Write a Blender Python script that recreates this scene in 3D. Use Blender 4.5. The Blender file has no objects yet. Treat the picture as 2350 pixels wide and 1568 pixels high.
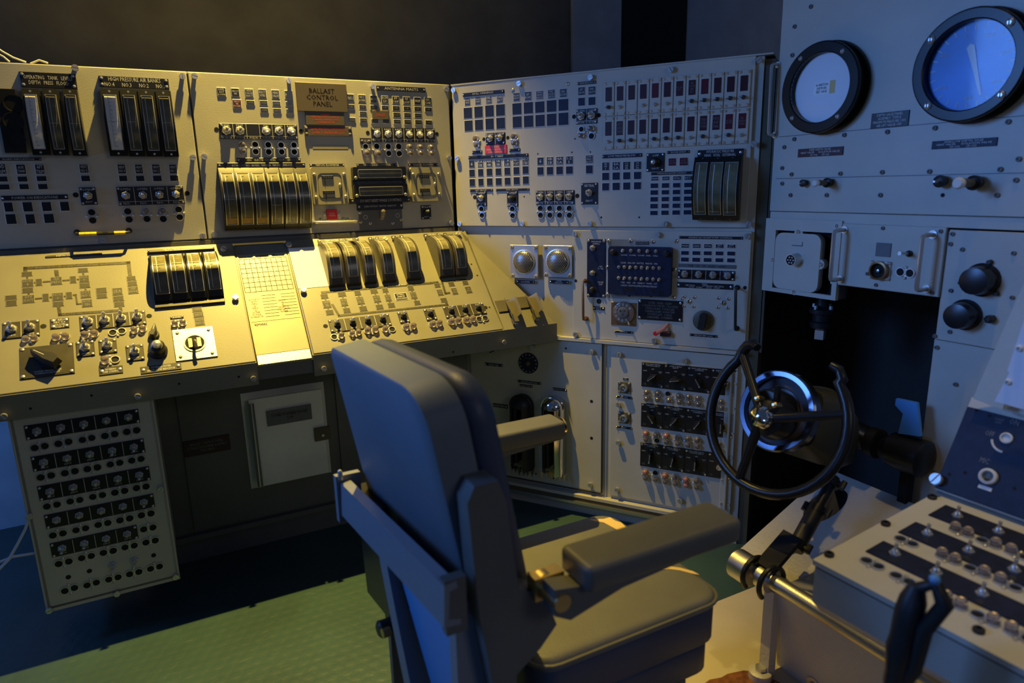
import bpy, math, random
from mathutils import Vector, Matrix
random.seed(7)
PI=math.pi
SC=bpy.context.scene
COL=SC.collection
V3=Vector
# ---------------------------------------------------------------- camera
W_,H_=2350,1568
FPX=1534.74; PIT=0.22936047; ROLL=-0.02326088
CAM=V3((0,0,1.5))
_up=V3((0,math.sin(PIT),math.cos(PIT))); FW=V3((0,math.cos(PIT),-math.sin(PIT)))
RT=V3((1,0,0))*math.cos(ROLL)+_up*math.sin(ROLL)
UP=-V3((1,0,0))*math.sin(ROLL)+_up*math.cos(ROLL)
cd=bpy.data.cameras.new('camera'); co=bpy.data.objects.new('camera',cd); COL.objects.link(co)
co.matrix_world=Matrix(((RT.x,UP.x,-FW.x,CAM.x),(RT.y,UP.y,-FW.y,CAM.y),(RT.z,UP.z,-FW.z,CAM.z),(0,0,0,1)))
cd.sensor_width=36; cd.lens=36*FPX/W_; cd.clip_start=.02
cd.dof.use_dof=True; cd.dof.focus_distance=2.75; cd.dof.aperture_fstop=2.2
SC.camera=co
# ---------------------------------------------------------------- frames of the place (u along the desk, v out of the desk, z up)
Z=V3((0,0,1))
COR=V3((-.24582428,3.12755227,0))
UL=V3((.88891426,.45807362,0)); NL=V3((.45807362,-.88891426,0))
UR=V3((.89577579,-.44450618,0)); NR=V3((-.44450618,-.89577579,0))
UG=V3((.49624879,-.86818036,0)); NG=V3((-.86818036,-.49624879,0))
PG=V3((.96798424,2.52523035,0))
def W(u,v,z): return COR+UL*u+NL*v+Z*z
# ---------------------------------------------------------------- world, lamps, exposure
w=bpy.data.worlds.new('world'); SC.world=w; w.use_nodes=True
w.node_tree.nodes['Background'].inputs[0].default_value=(.10,.16,.34,1)
w.node_tree.nodes['Background'].inputs[1].default_value=.22
def spot(name,loc,tgt,power,col,angle,blend,size):
    l=bpy.data.lights.new(name,'SPOT'); l.energy=power; l.color=col; l.spot_size=math.radians(angle); l.spot_blend=blend; l.shadow_soft_size=size
    o=bpy.data.objects.new(name,l); COL.objects.link(o); o.location=loc
    o.rotation_euler=(tgt-loc).to_track_quat('-Z','Y').to_euler(); return o
def area(name,loc,tgt,power,col,sx,sy):
    l=bpy.data.lights.new(name,'AREA'); l.energy=power; l.color=col; l.shape='RECTANGLE'; l.size=sx; l.size_y=sy
    o=bpy.data.objects.new(name,l); COL.objects.link(o); o.location=loc
    o.rotation_euler=(tgt-loc).to_track_quat('-Z','Y').to_euler(); return o
spot('warm_spot_lamp',W(-.66,.22,3.6),W(-.93,.34,.9),1060,(1,.70,.14),71,1,.018)
spot('warm_spot_lamp',W(.30,2.0,3.6),W(.22,2.25,.7),105,(1,.72,.22),42,1,.06)  # extra warm lamp added to light the foreground console top
spot('added_blue_fill',V3((-1.8,-1.6,1.0)),W(.35,2.0,.25),42,(.14,.34,1),30,1,.15)  # extra blue lamp added to brighten the helm's floor housing
area('blue_show_lamp',V3((-3.0,1.15,2.3)),V3((.9,1.9,1.25)),10,(.13,.34,1),1.1,1.0).data.spread=math.radians(58)
area('blue_wall_lamp',W(-2.9,.2,1.3),W(-2.0,-.7,.5),9,(.12,.34,1),.3,.3)
area('pale_room_lamp',V3((2.6,-1.4,2.6)),V3((-.6,2.4,1.0)),9.5,(1,.95,.92),1.0,1.0)
vs=SC.view_settings; vs.view_transform='Standard'; vs.look='None'; vs.gamma=1; vs.use_curve_mapping=False; vs.exposure=-.08
# ---------------------------------------------------------------- materials
MATS={}
def mat(key,col,rough=.5,metal=0,bump=0,bscale=200,var=0,vscale=6,coat=0,trans=0,spec=.5,wear=None,ior=1.45):
    m=bpy.data.materials.new(key); m.use_nodes=True; nt=m.node_tree; b=nt.nodes['Principled BSDF']
    b.inputs['Base Color'].default_value=(*col,1); b.inputs['Roughness'].default_value=rough; b.inputs['Metallic'].default_value=metal
    b.inputs['Coat Weight'].default_value=coat; b.inputs['Transmission Weight'].default_value=trans; b.inputs['Specular IOR Level'].default_value=spec; b.inputs['IOR'].default_value=ior
    tc=nt.nodes.new('ShaderNodeTexCoord')
    def noise(s,d=4):
        n=nt.nodes.new('ShaderNodeTexNoise'); n.inputs['Scale'].default_value=s; n.inputs['Detail'].default_value=d; nt.links.new(tc.outputs['Object'],n.inputs['Vector']); return n
    last=None
    if var:
        n=noise(vscale); r=nt.nodes.new('ShaderNodeMapRange'); r.inputs[1].default_value=.3; r.inputs[2].default_value=.7; r.inputs[3].default_value=1-var; r.inputs[4].default_value=1+var
        nt.links.new(n.outputs['Fac'],r.inputs[0])
        mx=nt.nodes.new('ShaderNodeMix'); mx.data_type='RGBA'; mx.blend_type='MULTIPLY'; mx.inputs[0].default_value=1; mx.inputs[6].default_value=(*col,1)
        nt.links.new(r.outputs[0],mx.inputs[7]); last=mx.outputs[2]
    if wear:
        wc,ws,wt=wear; n=noise(ws,8); r=nt.nodes.new('ShaderNodeValToRGB'); r.color_ramp.elements[0].position=wt; r.color_ramp.elements[1].position=wt+.02
        nt.links.new(n.outputs['Fac'],r.inputs[0]); mx=nt.nodes.new('ShaderNodeMix'); mx.data_type='RGBA'
        nt.links.new(r.outputs[0],mx.inputs[0]); mx.inputs[7].default_value=(*wc,1)
        if last: nt.links.new(last,mx.inputs[6])
        else: mx.inputs[6].default_value=(*col,1)
        last=mx.outputs[2]
    if last: nt.links.new(last,b.inputs['Base Color'])
    if bump:
        n=noise(bscale,3); bp=nt.nodes.new('ShaderNodeBump'); bp.inputs['Strength'].default_value=bump; bp.inputs['Distance'].default_value=.002
        nt.links.new(n.outputs['Fac'],bp.inputs['Height']); nt.links.new(bp.outputs[0],b.inputs['Normal'])
    MATS[key]=m; return m
mat('paint',(.47,.455,.385),.42,bump=.14,bscale=260,var=.05)
mat('paint_desk',(.205,.195,.14),.42,bump=.12,bscale=240,var=.08)
mat('meter_box',(.40,.37,.24),.4)
mat('locker_paint',(.72,.71,.64),.45,bump=.1,bscale=260,var=.05)
mat('grille',(.22,.19,.15),.35,metal=1)
mat('clip_metal',(.24,.21,.14),.4,metal=.5)
mat('paint_cream',(.60,.57,.47),.4,bump=.2,bscale=160,var=.05)
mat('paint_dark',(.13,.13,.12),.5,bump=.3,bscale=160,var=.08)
mat('rim',(.62,.61,.56),.4)
mat('black',(.012,.012,.014),.32,var=.2,vscale=30)
mat('black_matte',(.006,.006,.007),.8)
mat('recess',(.012,.013,.012),.75)
mat('window',(.016,.017,.022),.22)
mat('navy',(.013,.017,.042),.45,var=.25,vscale=40,spec=.3)  # black indicator glass; its blue reflection is put into this base colour
mat('plate',(.014,.014,.02),.35)
mat('mimic',(.035,.032,.022),.6,var=.25,vscale=60)
mat('strip',(.04,.035,.022),.5,var=.9,vscale=160)
mat('plate_worn',(.045,.040,.028),.38,var=.25,vscale=25)
mat('red_window',(.085,.010,.018),.35)
mat('maroon',(.045,.012,.018),.35)
mat('red',(.62,.02,.03),.4)
mat('brown_plate',(.105,.085,.065),.45,var=.1)
mat('grey_plate',(.12,.125,.13),.45,var=.1)
mat('engraved',(.010,.008,.006),.9,spec=.1)
mat('white_print',(.62,.62,.58),.5)
mat('red_print',(.62,.06,.02),.5)
mat('grey_print',(.18,.18,.17),.5)
mat('steel',(.60,.59,.56),.32,metal=.75)
mat('chrome',(.72,.72,.72),.10,metal=1)
mat('brushed',(.62,.60,.56),.36,metal=1,bump=.3,bscale=300)
mat('brass',(.62,.48,.24),.35,metal=1)
mat('gear_olive',(.05,.048,.03),.5,var=.2)
mat('olive',(.09,.08,.05),.5,var=.2)
mat('rubber',(.015,.015,.016),.45)
mat('lens',(.80,.68,.60),.15,trans=.85,spec=.6)
mat('lens_red',(.75,.35,.30),.22,trans=.5)
mat('paper',(.88,.87,.84),.6,var=.05)
mat('paper_yellow',(.40,.35,.20),.36,var=.08)
mat('scale_dark',(.16,.145,.08),.28,var=.3,vscale=30)  # brassy reflection in the meter windows is put into the scale colour
mat('scale_amber',(.42,.28,.10),.5,var=.2,vscale=40)
mat('gauge_frame',(.012,.012,.011),.30,spec=.35)
mat('yellow',(.80,.55,.03),.4)
mat('wall_paint',(.15,.145,.13),.8,var=.15)
mat('wall_blue_lit',(.50,.56,.64),.8,var=.1)  # blue light on the wall is put into its colour
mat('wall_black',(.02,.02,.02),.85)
mat('cloth_blue_lit',(.125,.155,.19),.55,bump=.35,bscale=500,var=.06)  # grey back shell with blue light mixed into the base colour
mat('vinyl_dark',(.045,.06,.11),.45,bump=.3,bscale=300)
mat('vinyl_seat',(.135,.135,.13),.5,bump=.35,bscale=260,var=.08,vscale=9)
mat('vinyl_arm',(.115,.115,.105),.45,bump=.3,bscale=260,var=.1)
mat('chair_metal',(.115,.115,.11),.5,bump=.3,bscale=260,var=.1)
mat('chair_blue_lit',(.20,.22,.26),.4,bump=.2,bscale=260)  # grey rail and legs, the blue light's tint put in
mat('foam',(.72,.52,.22),.9,bump=1,bscale=90)
mat('helm_paint',(.52,.49,.43),.4,bump=.9,bscale=90,var=.06)
mat('platform',(.48,.42,.31),.6,bump=.3,bscale=220,var=.06)
mat('rust',(.16,.055,.02),.8,var=.4,vscale=50)
mat('bronze',(.33,.18,.08),.4,metal=.8)
mat('ring_blue',(.10,.11,.15),.16,metal=.9)
mat('ring_face',(.10,.09,.10),.35)
mat('dial_white',(.78,.78,.80),.6)
mat('dial_blue_reflect',(.03,.20,.60),.35,var=.35,vscale=5)  # blue of a reflected screen put into the dial colour
mat('sheet',(.80,.80,.84),.6)
mat('lever_blue',(.08,.28,.60),.4)
mat('cable',(.55,.55,.6),.5)
m=bpy.data.materials.new('glass'); m.use_nodes=True; nt=m.node_tree; nt.nodes.remove(nt.nodes['Principled BSDF'])
a=nt.nodes.new('ShaderNodeBsdfTransparent'); g=nt.nodes.new('ShaderNodeBsdfGlossy'); g.inputs['Roughness'].default_value=.06; f=nt.nodes.new('ShaderNodeFresnel'); f.inputs[0].default_value=1.2; x=nt.nodes.new('ShaderNodeMixShader')
nt.links.new(f.outputs[0],x.inputs[0]); nt.links.new(a.outputs[0],x.inputs[1]); nt.links.new(g.outputs[0],x.inputs[2]); nt.links.new(x.outputs[0],nt.nodes['Material Output'].inputs[0]); MATS['glass']=m
# the floor: green deck covering with pale scratches
m=mat('floor_green',(.032,.068,.072),.42,bump=.5,bscale=60,var=.18,vscale=3); nt=m.node_tree; b=nt.nodes['Principled BSDF']
tc=nt.nodes.new('ShaderNodeTexCoord'); mp=nt.nodes.new('ShaderNodeMapping'); mp.inputs['Scale'].default_value=(3,60,1); mp.inputs['Rotation'].default_value=(0,0,.9)
n=nt.nodes.new('ShaderNodeTexNoise'); n.inputs['Scale'].default_value=5; n.inputs['Detail'].default_value=2
r=nt.nodes.new('ShaderNodeValToRGB'); r.color_ramp.elements[0].position=.70; r.color_ramp.elements[1].position=.74
src=b.inputs['Base Color'].links[0].from_socket; mx=nt.nodes.new('ShaderNodeMix'); mx.data_type='RGBA'; mx.inputs[7].default_value=(.10,.14,.10,1)
nt.links.new(tc.outputs['Object'],mp.inputs[0]); nt.links.new(mp.outputs[0],n.inputs['Vector']); nt.links.new(n.outputs['Fac'],r.inputs[0]); nt.links.new(r.outputs[0],mx.inputs[0]); nt.links.new(src,mx.inputs[6]); nt.links.new(mx.outputs[2],b.inputs['Base Color'])
# ---------------------------------------------------------------- mesh builder
class MB:
    def __init__(s): s.v=[]; s.f=[]; s.k=[]; s.keys=[]
    def add(s,vs,fs,m):
        o=len(s.v); s.v+=[tuple(p) for p in vs]
        if m not in s.keys: s.keys.append(m)
        i=s.keys.index(m)
        for f in fs: s.f.append([q+o for q in f]); s.k.append(i)
        return s
    def box(s,x0,x1,y0,y1,z0,z1,m):
        return s.hexa([(x0,y0,z0),(x1,y0,z0),(x1,y1,z0),(x0,y1,z0),(x0,y0,z1),(x1,y0,z1),(x1,y1,z1),(x0,y1,z1)],m)
    def hexa(s,p,m):
        return s.add(p,[(0,3,2,1),(4,5,6,7),(0,1,5,4),(1,2,6,5),(2,3,7,6),(3,0,4,7)],m)
    def cbox(s,w,h,d,m,x=0,z=0,y=0,c=None):
        if c is None: c=min(.0012,d*.4)
        a,b=w/2,h/2; v=[]
        for (q,r,t) in ((a,b,y),(a,b,y-d+c),(a-c,b-c,y-d)): v+=[(x-q,t,z-r),(x+q,t,z-r),(x+q,t,z+r),(x-q,t,z+r)]
        f=[(8,9,10,11),(3,2,1,0)]
        for k in (0,4):
            for i in range(4): j=(i+1)%4; f.append((k+i,k+j,k+4+j,k+4+i))
        return s.add(v,f,m)
    def lathe(s,prof,seg,m,x=0,z=0,y=0,tw=0,axis=None,org=None):
        v=[];f=[]
        if axis is not None:
            a=V3(axis).normalized(); e=a.orthogonal().normalized(); g=a.cross(e); O=V3(org)
        for (r,t) in prof:
            for i in range(seg):
                q=2*PI*i/seg+tw
                if axis is None: v.append((x+r*math.cos(q),y+t,z+r*math.sin(q)))
                else: v.append(O+a*t+e*(r*math.cos(q))+g*(r*math.sin(q)))
        for k in range(len(prof)-1):
            for i in range(seg):
                j=(i+1)%seg; q=(k*seg+i,k*seg+j,(k+1)*seg+j,(k+1)*seg+i)
                f.append(q if axis is None else q[::-1] if False else q)
        if prof[-1][0]>1e-6: f.append(tuple(range((len(prof)-1)*seg,len(prof)*seg)))
        if prof[0][0]>1e-6: f.append(tuple(range(seg))[::-1])
        return s.add(v,f,m)
    def tube(s,pts,r,m,seg=8,closed=False):
        pts=[V3(p) for p in pts]; n=len(pts); rr=r if isinstance(r,(list,tuple)) else [r]*n
        v=[];f=[]; e=None
        for i,p in enumerate(pts):
            if closed: t=(pts[(i+1)%n]-pts[i-1]).normalized()
            else: t=((pts[min(i+1,n-1)]-p).normalized()+(p-pts[max(i-1,0)]).normalized()).normalized()
            if e is None: e=t.orthogonal().normalized()
            else:
                e=(e-t*e.dot(t)).normalized()
            g=t.cross(e)
            for k in range(seg): q=2*PI*k/seg; v.append(p+e*(rr[i]*math.cos(q))+g*(rr[i]*math.sin(q)))
        for i in range(n if closed else n-1):
            j=(i+1)%n
            for k in range(seg): l=(k+1)%seg; f.append((i*seg+k,i*seg+l,j*seg+l,j*seg+k))
        if not closed: f.append(tuple(range(seg))[::-1]); f.append(tuple(range((n-1)*seg,n*seg)))
        return s.add(v,f,m)
    def prism(s,poly,y0,y1,m,c=0):
        n=len(poly); v=[(x,y0,z) for x,z in poly]+[(x,y1,z) for x,z in poly]
        f=[tuple(range(n)),tuple(range(n,2*n))[::-1]]+[(i,n+i,n+(i+1)%n,(i+1)%n) for i in range(n)]
        return s.add(v,f,m)
    def loft(s,rings,m,cap=True):
        n=len(rings[0]); v=[p for r in rings for p in r]; f=[]
        for k in range(len(rings)-1):
            for i in range(n): j=(i+1)%n; f.append((k*n+i,k*n+j,(k+1)*n+j,(k+1)*n+i))
        if cap: f.append(tuple(range(n))[::-1]); f.append(tuple(range((len(rings)-1)*n,len(rings)*n)))
        return s.add(v,f,m)
    def build(s,name,shift=None,ang=35):
        me=bpy.data.meshes.new(name); vs=s.v if shift is None else [(a-shift[0],b-shift[1],c-shift[2]) for a,b,c in s.v]
        me.from_pydata(vs,[],s.f)
        for k in s.keys: me.materials.append(MATS[k])
        me.polygons.foreach_set('material_index',s.k)
        import bmesh
        bm=bmesh.new(); bm.from_mesh(me); bmesh.ops.recalc_face_normals(bm,faces=bm.faces); bm.to_mesh(me); bm.free()
        me.polygons.foreach_set('use_smooth',[True]*len(me.polygons)); me.set_sharp_from_angle(angle=math.radians(ang)); me.update()
        return me
def rrect(a,b,r,n=4,cx=0,cz=0):
    o=[]
    for k,(sx,sz) in enumerate(((1,1),(-1,1),(-1,-1),(1,-1))):
        for i in range(n+1):
            q=PI/2*k+PI/2*i/n; o.append((cx+sx*(a-r)+r*math.cos(q),cz+sz*(b-r)+r*math.sin(q)))
    return o
def child(name,me,parent,loc=(0,0,0),rot=None,scale=None,label=None,kind=None):
    o=bpy.data.objects.new(name,me); COL.objects.link(o); o.parent=parent; o.location=loc
    if rot is not None: o.rotation_euler=rot
    if scale is not None: o.scale=scale
    if label: o['label']=label
    if kind: o['kind']=kind
    return o
CACHE={}
def cached(key,fn):
    if key not in CACHE: CACHE[key]=fn()
    return CACHE[key]
def LENS(mk): return cached(('lens',mk),lambda: MB().lathe([(.0098,-.002),(.0098,-.007),(.0112,-.009),(.0108,-.016),(.0065,-.021),(.0015,-.022)],9,mk).build('lamp_lens'))
def SCREW(): return cached('screw',lambda: MB().lathe([(.006,0),(.006,-.002),(.003,-.0042)],8,'steel').box(-.0008,.0008,-.0045,-.0038,-.004,.004,'engraved').build('screw'))
def text_mesh(txt,mk):
    def f():
        c=bpy.data.curves.new('t','FONT'); c.body=txt; c.size=1; c.align_x='CENTER'; c.resolution_u=1; c.space_line=.95
        o=bpy.data.objects.new('t',c); COL.objects.link(o); bpy.context.view_layer.update()
        me=bpy.data.meshes.new_from_object(o.evaluated_get(bpy.context.evaluated_depsgraph_get())); bpy.data.objects.remove(o); bpy.data.curves.remove(c)
        xs=[v.co.x for v in me.vertices]; ys=[v.co.y for v in me.vertices]
        cx,cy=(min(xs)+max(xs))/2,(min(ys)+max(ys))/2; bw,bh=max(xs)-min(xs),max(ys)-min(ys)
        for v in me.vertices: v.co=((v.co.x-cx)/bw,0,(v.co.y-cy)/bh)
        me.materials.clear(); me.materials.append(MATS[mk]); me.name='lettering'
        return me,bw,bh
    return cached(('T',txt,mk),f)
def empty(name,label,cat,M,group=None):
    o=bpy.data.objects.new(name,None); COL.objects.link(o); o.matrix_world=M; o.empty_display_size=.05
    o['label']=label; o['category']=cat
    if group: o['group']=group
    return o
def frame(ex,n,up,O):
    y=-n; return Matrix(((ex.x,y.x,up.x,O.x),(ex.y,y.y,up.y,O.y),(ex.z,y.z,up.z,O.z),(0,0,0,1)))
def ray(x,y): return (RT*(x-W_/2)-UP*(y-H_/2)+FW*FPX).normalized()
def hit(x,y,P,n): d=ray(x,y); return CAM+d*((P-CAM).dot(n)/d.dot(n))
# ---------------------------------------------------------------- flat-fronted panel and the pieces mounted on it
class Panel:
    def __init__(s,name,label,cat,O,ex,up=Z,crop=(0,0,1),group=None):
        s.sh=(0,0,0); s.n=ex.cross(up).normalized(); s.ex=ex; s.up=up; s.O=O; s.crop=crop
        s.root=empty(name,label,cat,frame(ex,s.n,up,O),group)
    def px(s,x,y): return (s.crop[0]+x*s.crop[2],s.crop[1]+y*s.crop[2])
    def m(s,x,y,off=0):
        P=hit(*s.px(x,y),s.O+s.n*off,s.n)-s.O; return P.dot(s.ex),P.dot(s.up)
    def rect(s,x0,y0,x1,y1,off=0):
        a0,b0=s.m(x0,y0,off); a1,b1=s.m(x1,y1,off); return (a0+a1)/2,(b0+b1)/2,abs(a1-a0),abs(b0-b1)
    def part(s,name,me,a,b,off=0,rot=0,scale=None,parent=None,label=None):
        return child(name,me,parent or s.root,(a+s.sh[0],-off+s.sh[1],b+s.sh[2]),(0,rot,0) if rot else None,scale,label)
    def text(s,txt,par,w,h,off,mk='white_print',a=0,b=0,fit=.86):
        me,bw,bh=text_mesh(txt,mk); sx=w*fit; sz=h*fit
        asp=bw/bh
        if sx/sz>asp*1.25: sx=sz*asp*1.25
        if sz>sx/asp*1.6: sz=sx/asp*1.6
        child('lettering',me,par,(a,-off-.0004,b),None,(sx,1,sz))
    def plate(s,x0,y0,x1,y1,m='plate',txt=None,name='nameplate',d=.003,screws=True,mk='white_print',off=0,label=None,fit=.86):
        a,b,w,h=s.rect(x0,y0,x1,y1,off)
        def f():
            q=MB().cbox(w,h,d,m)
            if screws:
                r=min(.0055,h*.22); e=r*1.5
                pts=[(-1,0),(1,0)] if h<.035 else [(-1,-1),(1,-1),(-1,1),(1,1)]
                for sx,sz in pts: q.lathe([(r,0),(r,-.002),(r*.5,-.0032)],6,'steel',x=sx*(w/2-e),z=sz*(h/2-e),y=-d)
            return q.build(name)
        o=s.part(name,cached(('pl',name,round(w,3),round(h,3),m,d,screws),f),a,b,off,label=label)
        if txt: s.text(txt,o,w*(.80 if screws and h<.035 else 1),h*(.62 if h<.035 and '\n' not in txt else 1),d,mk,fit=fit)
        return o
    def win(s,x0,y0,x1,y1,m='window',txt=None,name='indicator_window',rim='rim',mk='white_print'):
        a,b,w,h=s.rect(x0,y0,x1,y1)
        W1,H1=round(w,3),round(h,3)
        def f(): return MB().cbox(W1+.004,H1+.004,.0016,rim,c=.0004).cbox(W1,H1,.0024,m,c=.0003).build(name)
        o=s.part(name,cached(('win',name,W1,H1,m,rim),f),a,b)
        if txt: s.text(txt,o,w,h*(1 if '\n' in txt else .55),.0024,mk)
        return o
    def wins(s,lst,m='window',txts=None,**k):
        for i,q in enumerate(lst): s.win(*q,m=m,txt=txts[i] if txts and i<len(txts) else None,**k)
    def bolt(s,x,y,k=1.):
        def f():
            q=MB().lathe([(.0075,0),(.0075,-.011)],10,'steel')
            q.lathe([(.0115,-.007),(.0115,-.013)],14,'steel')
            for sg in (1,-1):
                P=[(.0105*math.cos(t),sg*(.0014+max(0,.0105*math.sin(t)-.0014))) for t in [PI*i/8 for i in range(9)]]
                q.prism(P,-.0125,-.0165,'steel')
            return q.build('slotted_bolt')
        a,b=s.m(x,y,.012); s.part('slotted_bolt',cached('bolt',f),a,b,0,rot=random.uniform(0,3),scale=(k,k,k))
    def screw(s,x,y,k=1.,name='screw',off=0):
        a,b=s.m(x,y,off); s.part(name,SCREW(),a,b,off,scale=(k,k,k))
    def hole(s,x,y,r=.009,name='screw_hole'):
        def f(): return MB().lathe([(1,0),(1,-.0006)],16,'black_matte').build(name)
        a,b=s.m(x,y); s.part(name,cached(('hole',name),f),a,b,0,scale=(r,1,r))
    def toggle(s,a,b,off,par,k=1.,tilt=1,boot='steel'):
        def f():
            q=MB().lathe([(.013,0),(.013,-.005),(.0115,-.0065)],6,boot,tw=.3).lathe([(.0095,-.006),(.008,-.012),(.0045,-.016)],12,boot)
            q.tube([(0,-.012,0),(0,-.018,.002*tilt),(0,-.027,.005*tilt),(0,-.030,.006*tilt)],[.0032,.0034,.0048,.002],'steel',7)
            return q.build('toggle_switch')
        return child('toggle_switch',cached(('tg',boot,tilt),f),par,(a,-off,b),None,(k,k,k))
    def swplate(s,x0,y0,x1,y1,n=1,labels=None,m='plate',foot=None,tg=None,k=1.,boot='steel',fz=.0,name='switch_plate'):
        a,b,w,h=s.rect(x0,y0,x1,y1); d=.004
        def f():
            q=MB().cbox(w,h,d,m)
            for i in range(1,n): x=-w/2+w*i/n; q.box(x-.0007,x+.0007,-d-.0004,-d,-h/2+.002,h/2-.002,'rim')
            if foot: q.box(-w/2+.002,w/2-.002,-d-.0004,-d,-h*.31,-h*.31+.0012,'rim')
            r=.0042
            for sx in (-1,1):
                for sz in (-1,1): q.lathe([(r,0),(r,-.002),(r*.5,-.003)],6,'steel',x=sx*(w/2-.006),z=sz*(h/2-.006),y=-d)
            return q.build(name)
        o=s.part(name,cached(('sw',round(w,3),round(h,3),n,m,bool(foot)),f),a,b)
        cw=w/n
        for i in range(n):
            x=-w/2+cw*(i+.5)
            t=(tg[i] if tg else 1)
            if t is not None: s.toggle(x,h*.04,d,o,k,t,boot)
            L=labels[i] if labels and i<len(labels) else None
            if L: s.text(L,o,cw*.7,h*.14,d,a=x,b=h*.37)
            if foot: s.text(foot,o,cw*.7,h*.13,d,a=x,b=-h*.40)
            elif h>.05: s.text('SHUT',o,cw*.5,h*.11,d,a=x,b=-h*.33)
        return o
    def lamps(s,p1,p2,kinds='hh',name='lamp_holder',red=None):
        a1,b1=s.m(*p1); a2,b2=s.m(*p2); da,db=a2-a1,b2-b1; L=math.hypot(da,db); k=L/.026; rot=-math.atan2(db,da)
        def f():
            q=MB()
            for sx in (-1,1):
                q.lathe([(.0135,0),(.0130,-.0045),(.0108,-.0045),(.0104,-.001)],14,'steel',x=.013*sx)
                q.lathe([(.0105,0),(.0105,-.0012)],14,'black_matte',x=.013*sx)
            for sz in (-1,1): q.lathe([(.0042,0),(.0042,-.004),(.002,-.0055)],7,'steel',z=sz*.0145); q.box(-.0035,.0035,-.002,0,min(0,sz*.014),max(0,sz*.014),'steel')
            return q.build(name)
        o=s.part(name,cached('lh',f),(a1+a2)/2,(b1+b2)/2,0,rot=rot,scale=(k,k,k))
        for c,sx in zip(kinds,(-1,1)):
            if c!='h': mk='lens' if c=='l' else 'lens_red'; child('lamp_lens',LENS(mk),o,(.013*sx,0,0))
        return o
    def lamp1(s,x,y,c='l',k=1.):
        def f(): return MB().lathe([(.0135,0),(.0130,-.0045),(.0108,-.0045),(.0104,-.001)],14,'steel').lathe([(.0105,0),(.0105,-.0012)],14,'black_matte').build('lamp_holder')
        a,b=s.m(x,y); o=s.part('lamp_holder',cached('lh1',f),a,b,0,scale=(k,k,k))
        if c=='l': child('lamp_lens',LENS('lens'),o)
    def meter(s,x0,y0,x1,y1,d0=.02,bulge=.03,fill='scale_dark',t=.4,foot=None,body='gauge_frame',winw=.62):
        a,b,w,h=s.rect(x0,y0,x1,y1,0); w=round(w,3); h=round(h,3); N=10
        Y=lambda q:-(d0+bulge*math.sin(PI*min(max(q,0),1)))
        def strip(mb,xa,xb,t0,t1,lift,m,n=N):
            v=[];f=[]
            for i in range(n+1):
                q=t0+(t1-t0)*i/n; v+=[(xa,Y(q)-lift,h/2-h*q),(xb,Y(q)-lift,h/2-h*q)]
            for i in range(n): f.append((2*i,2*i+1,2*i+3,2*i+2))
            mb.add(v,f,m)
        def fb():
            q=MB(); P=[(Y(i/N),h/2-h*i/N) for i in range(N+1)]
            v=[];n=N+3; prof=[(0,h/2)]+P+[(0,-h/2)]
            for x in (-w/2+.001,w/2-.001): v+=[(x,y,z) for y,z in prof]
            f=[tuple(range(n))[::-1],tuple(range(n,2*n))]+[(i,(i+1)%n,n+(i+1)%n,n+i) for i in range(n)]
            q.add(v,f,body)
            for sz in (1,-1): q.lathe([(.004,0),(.004,-.003)],6,'steel',z=sz*(h/2-.008),y=-d0)
            return q.build('edgewise_meter')
        def fs():
            q=MB(); hw=w*winw/2
            strip(q,-hw,hw,.09,.91,.0012,fill)
            strip(q,-hw*.42,-hw*.30,.12,.88,.0018,'white_print')
            for i in range(13):
                tt=.14+.72*i/12; z=h/2-h*tt; q.box(-hw*.30,(-.05 if i%3 else .15)*hw,Y(tt)-.0022,Y(tt)-.0014,z-.0004,z+.0004,'grey_print' if fill!='paper' else 'engraved')
            return q.build('scale_strip')
        def fz():
            q=MB(); hw=w*winw/2; r=.0014
            for sx in (-1,1): q.tube([(sx*hw,Y(.09+.82*i/N)-.002,h/2-h*(.09+.82*i/N)) for i in range(N+1)],r,'steel',4)
            for tt in (.09,.91): q.tube([(-hw,Y(tt)-.002,h/2-h*tt),(hw,Y(tt)-.002,h/2-h*tt)],r,'steel',4)
            return q.build('bezel')
        def fg():
            q=MB(); hw=w*winw/2; strip(q,-hw,hw,.09,.91,.004,'glass'); return q.build('glass_cover')
        key=(w,h,d0,bulge,fill,body,winw)
        o=s.part('edgewise_meter',cached(('mb',)+key,fb),a,b)
        child('scale_strip',cached(('ms',)+key,fs),o); child('bezel',cached(('mz',)+key,fz),o); child('glass_cover',cached(('mg',)+key,fg),o)
        def fp(): return MB().box(-w*winw*.4,w*winw*.4,Y(t)-.0035,Y(t)-.0028,-.0008,.0008,'white_print').build('pointer')
        child('pointer',cached(('mp',t)+key,fp),o,(0,0,h/2-h*t))
        if foot:
            def ff():
                q=MB(); hw=w*winw/2; strip(q,-hw*.9,hw*.9,.80,.89,.0025,foot,3); return q.build('amber_scale_end')
            child('amber_scale_end',cached(('mf',foot)+key,ff),o)
        return o
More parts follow.
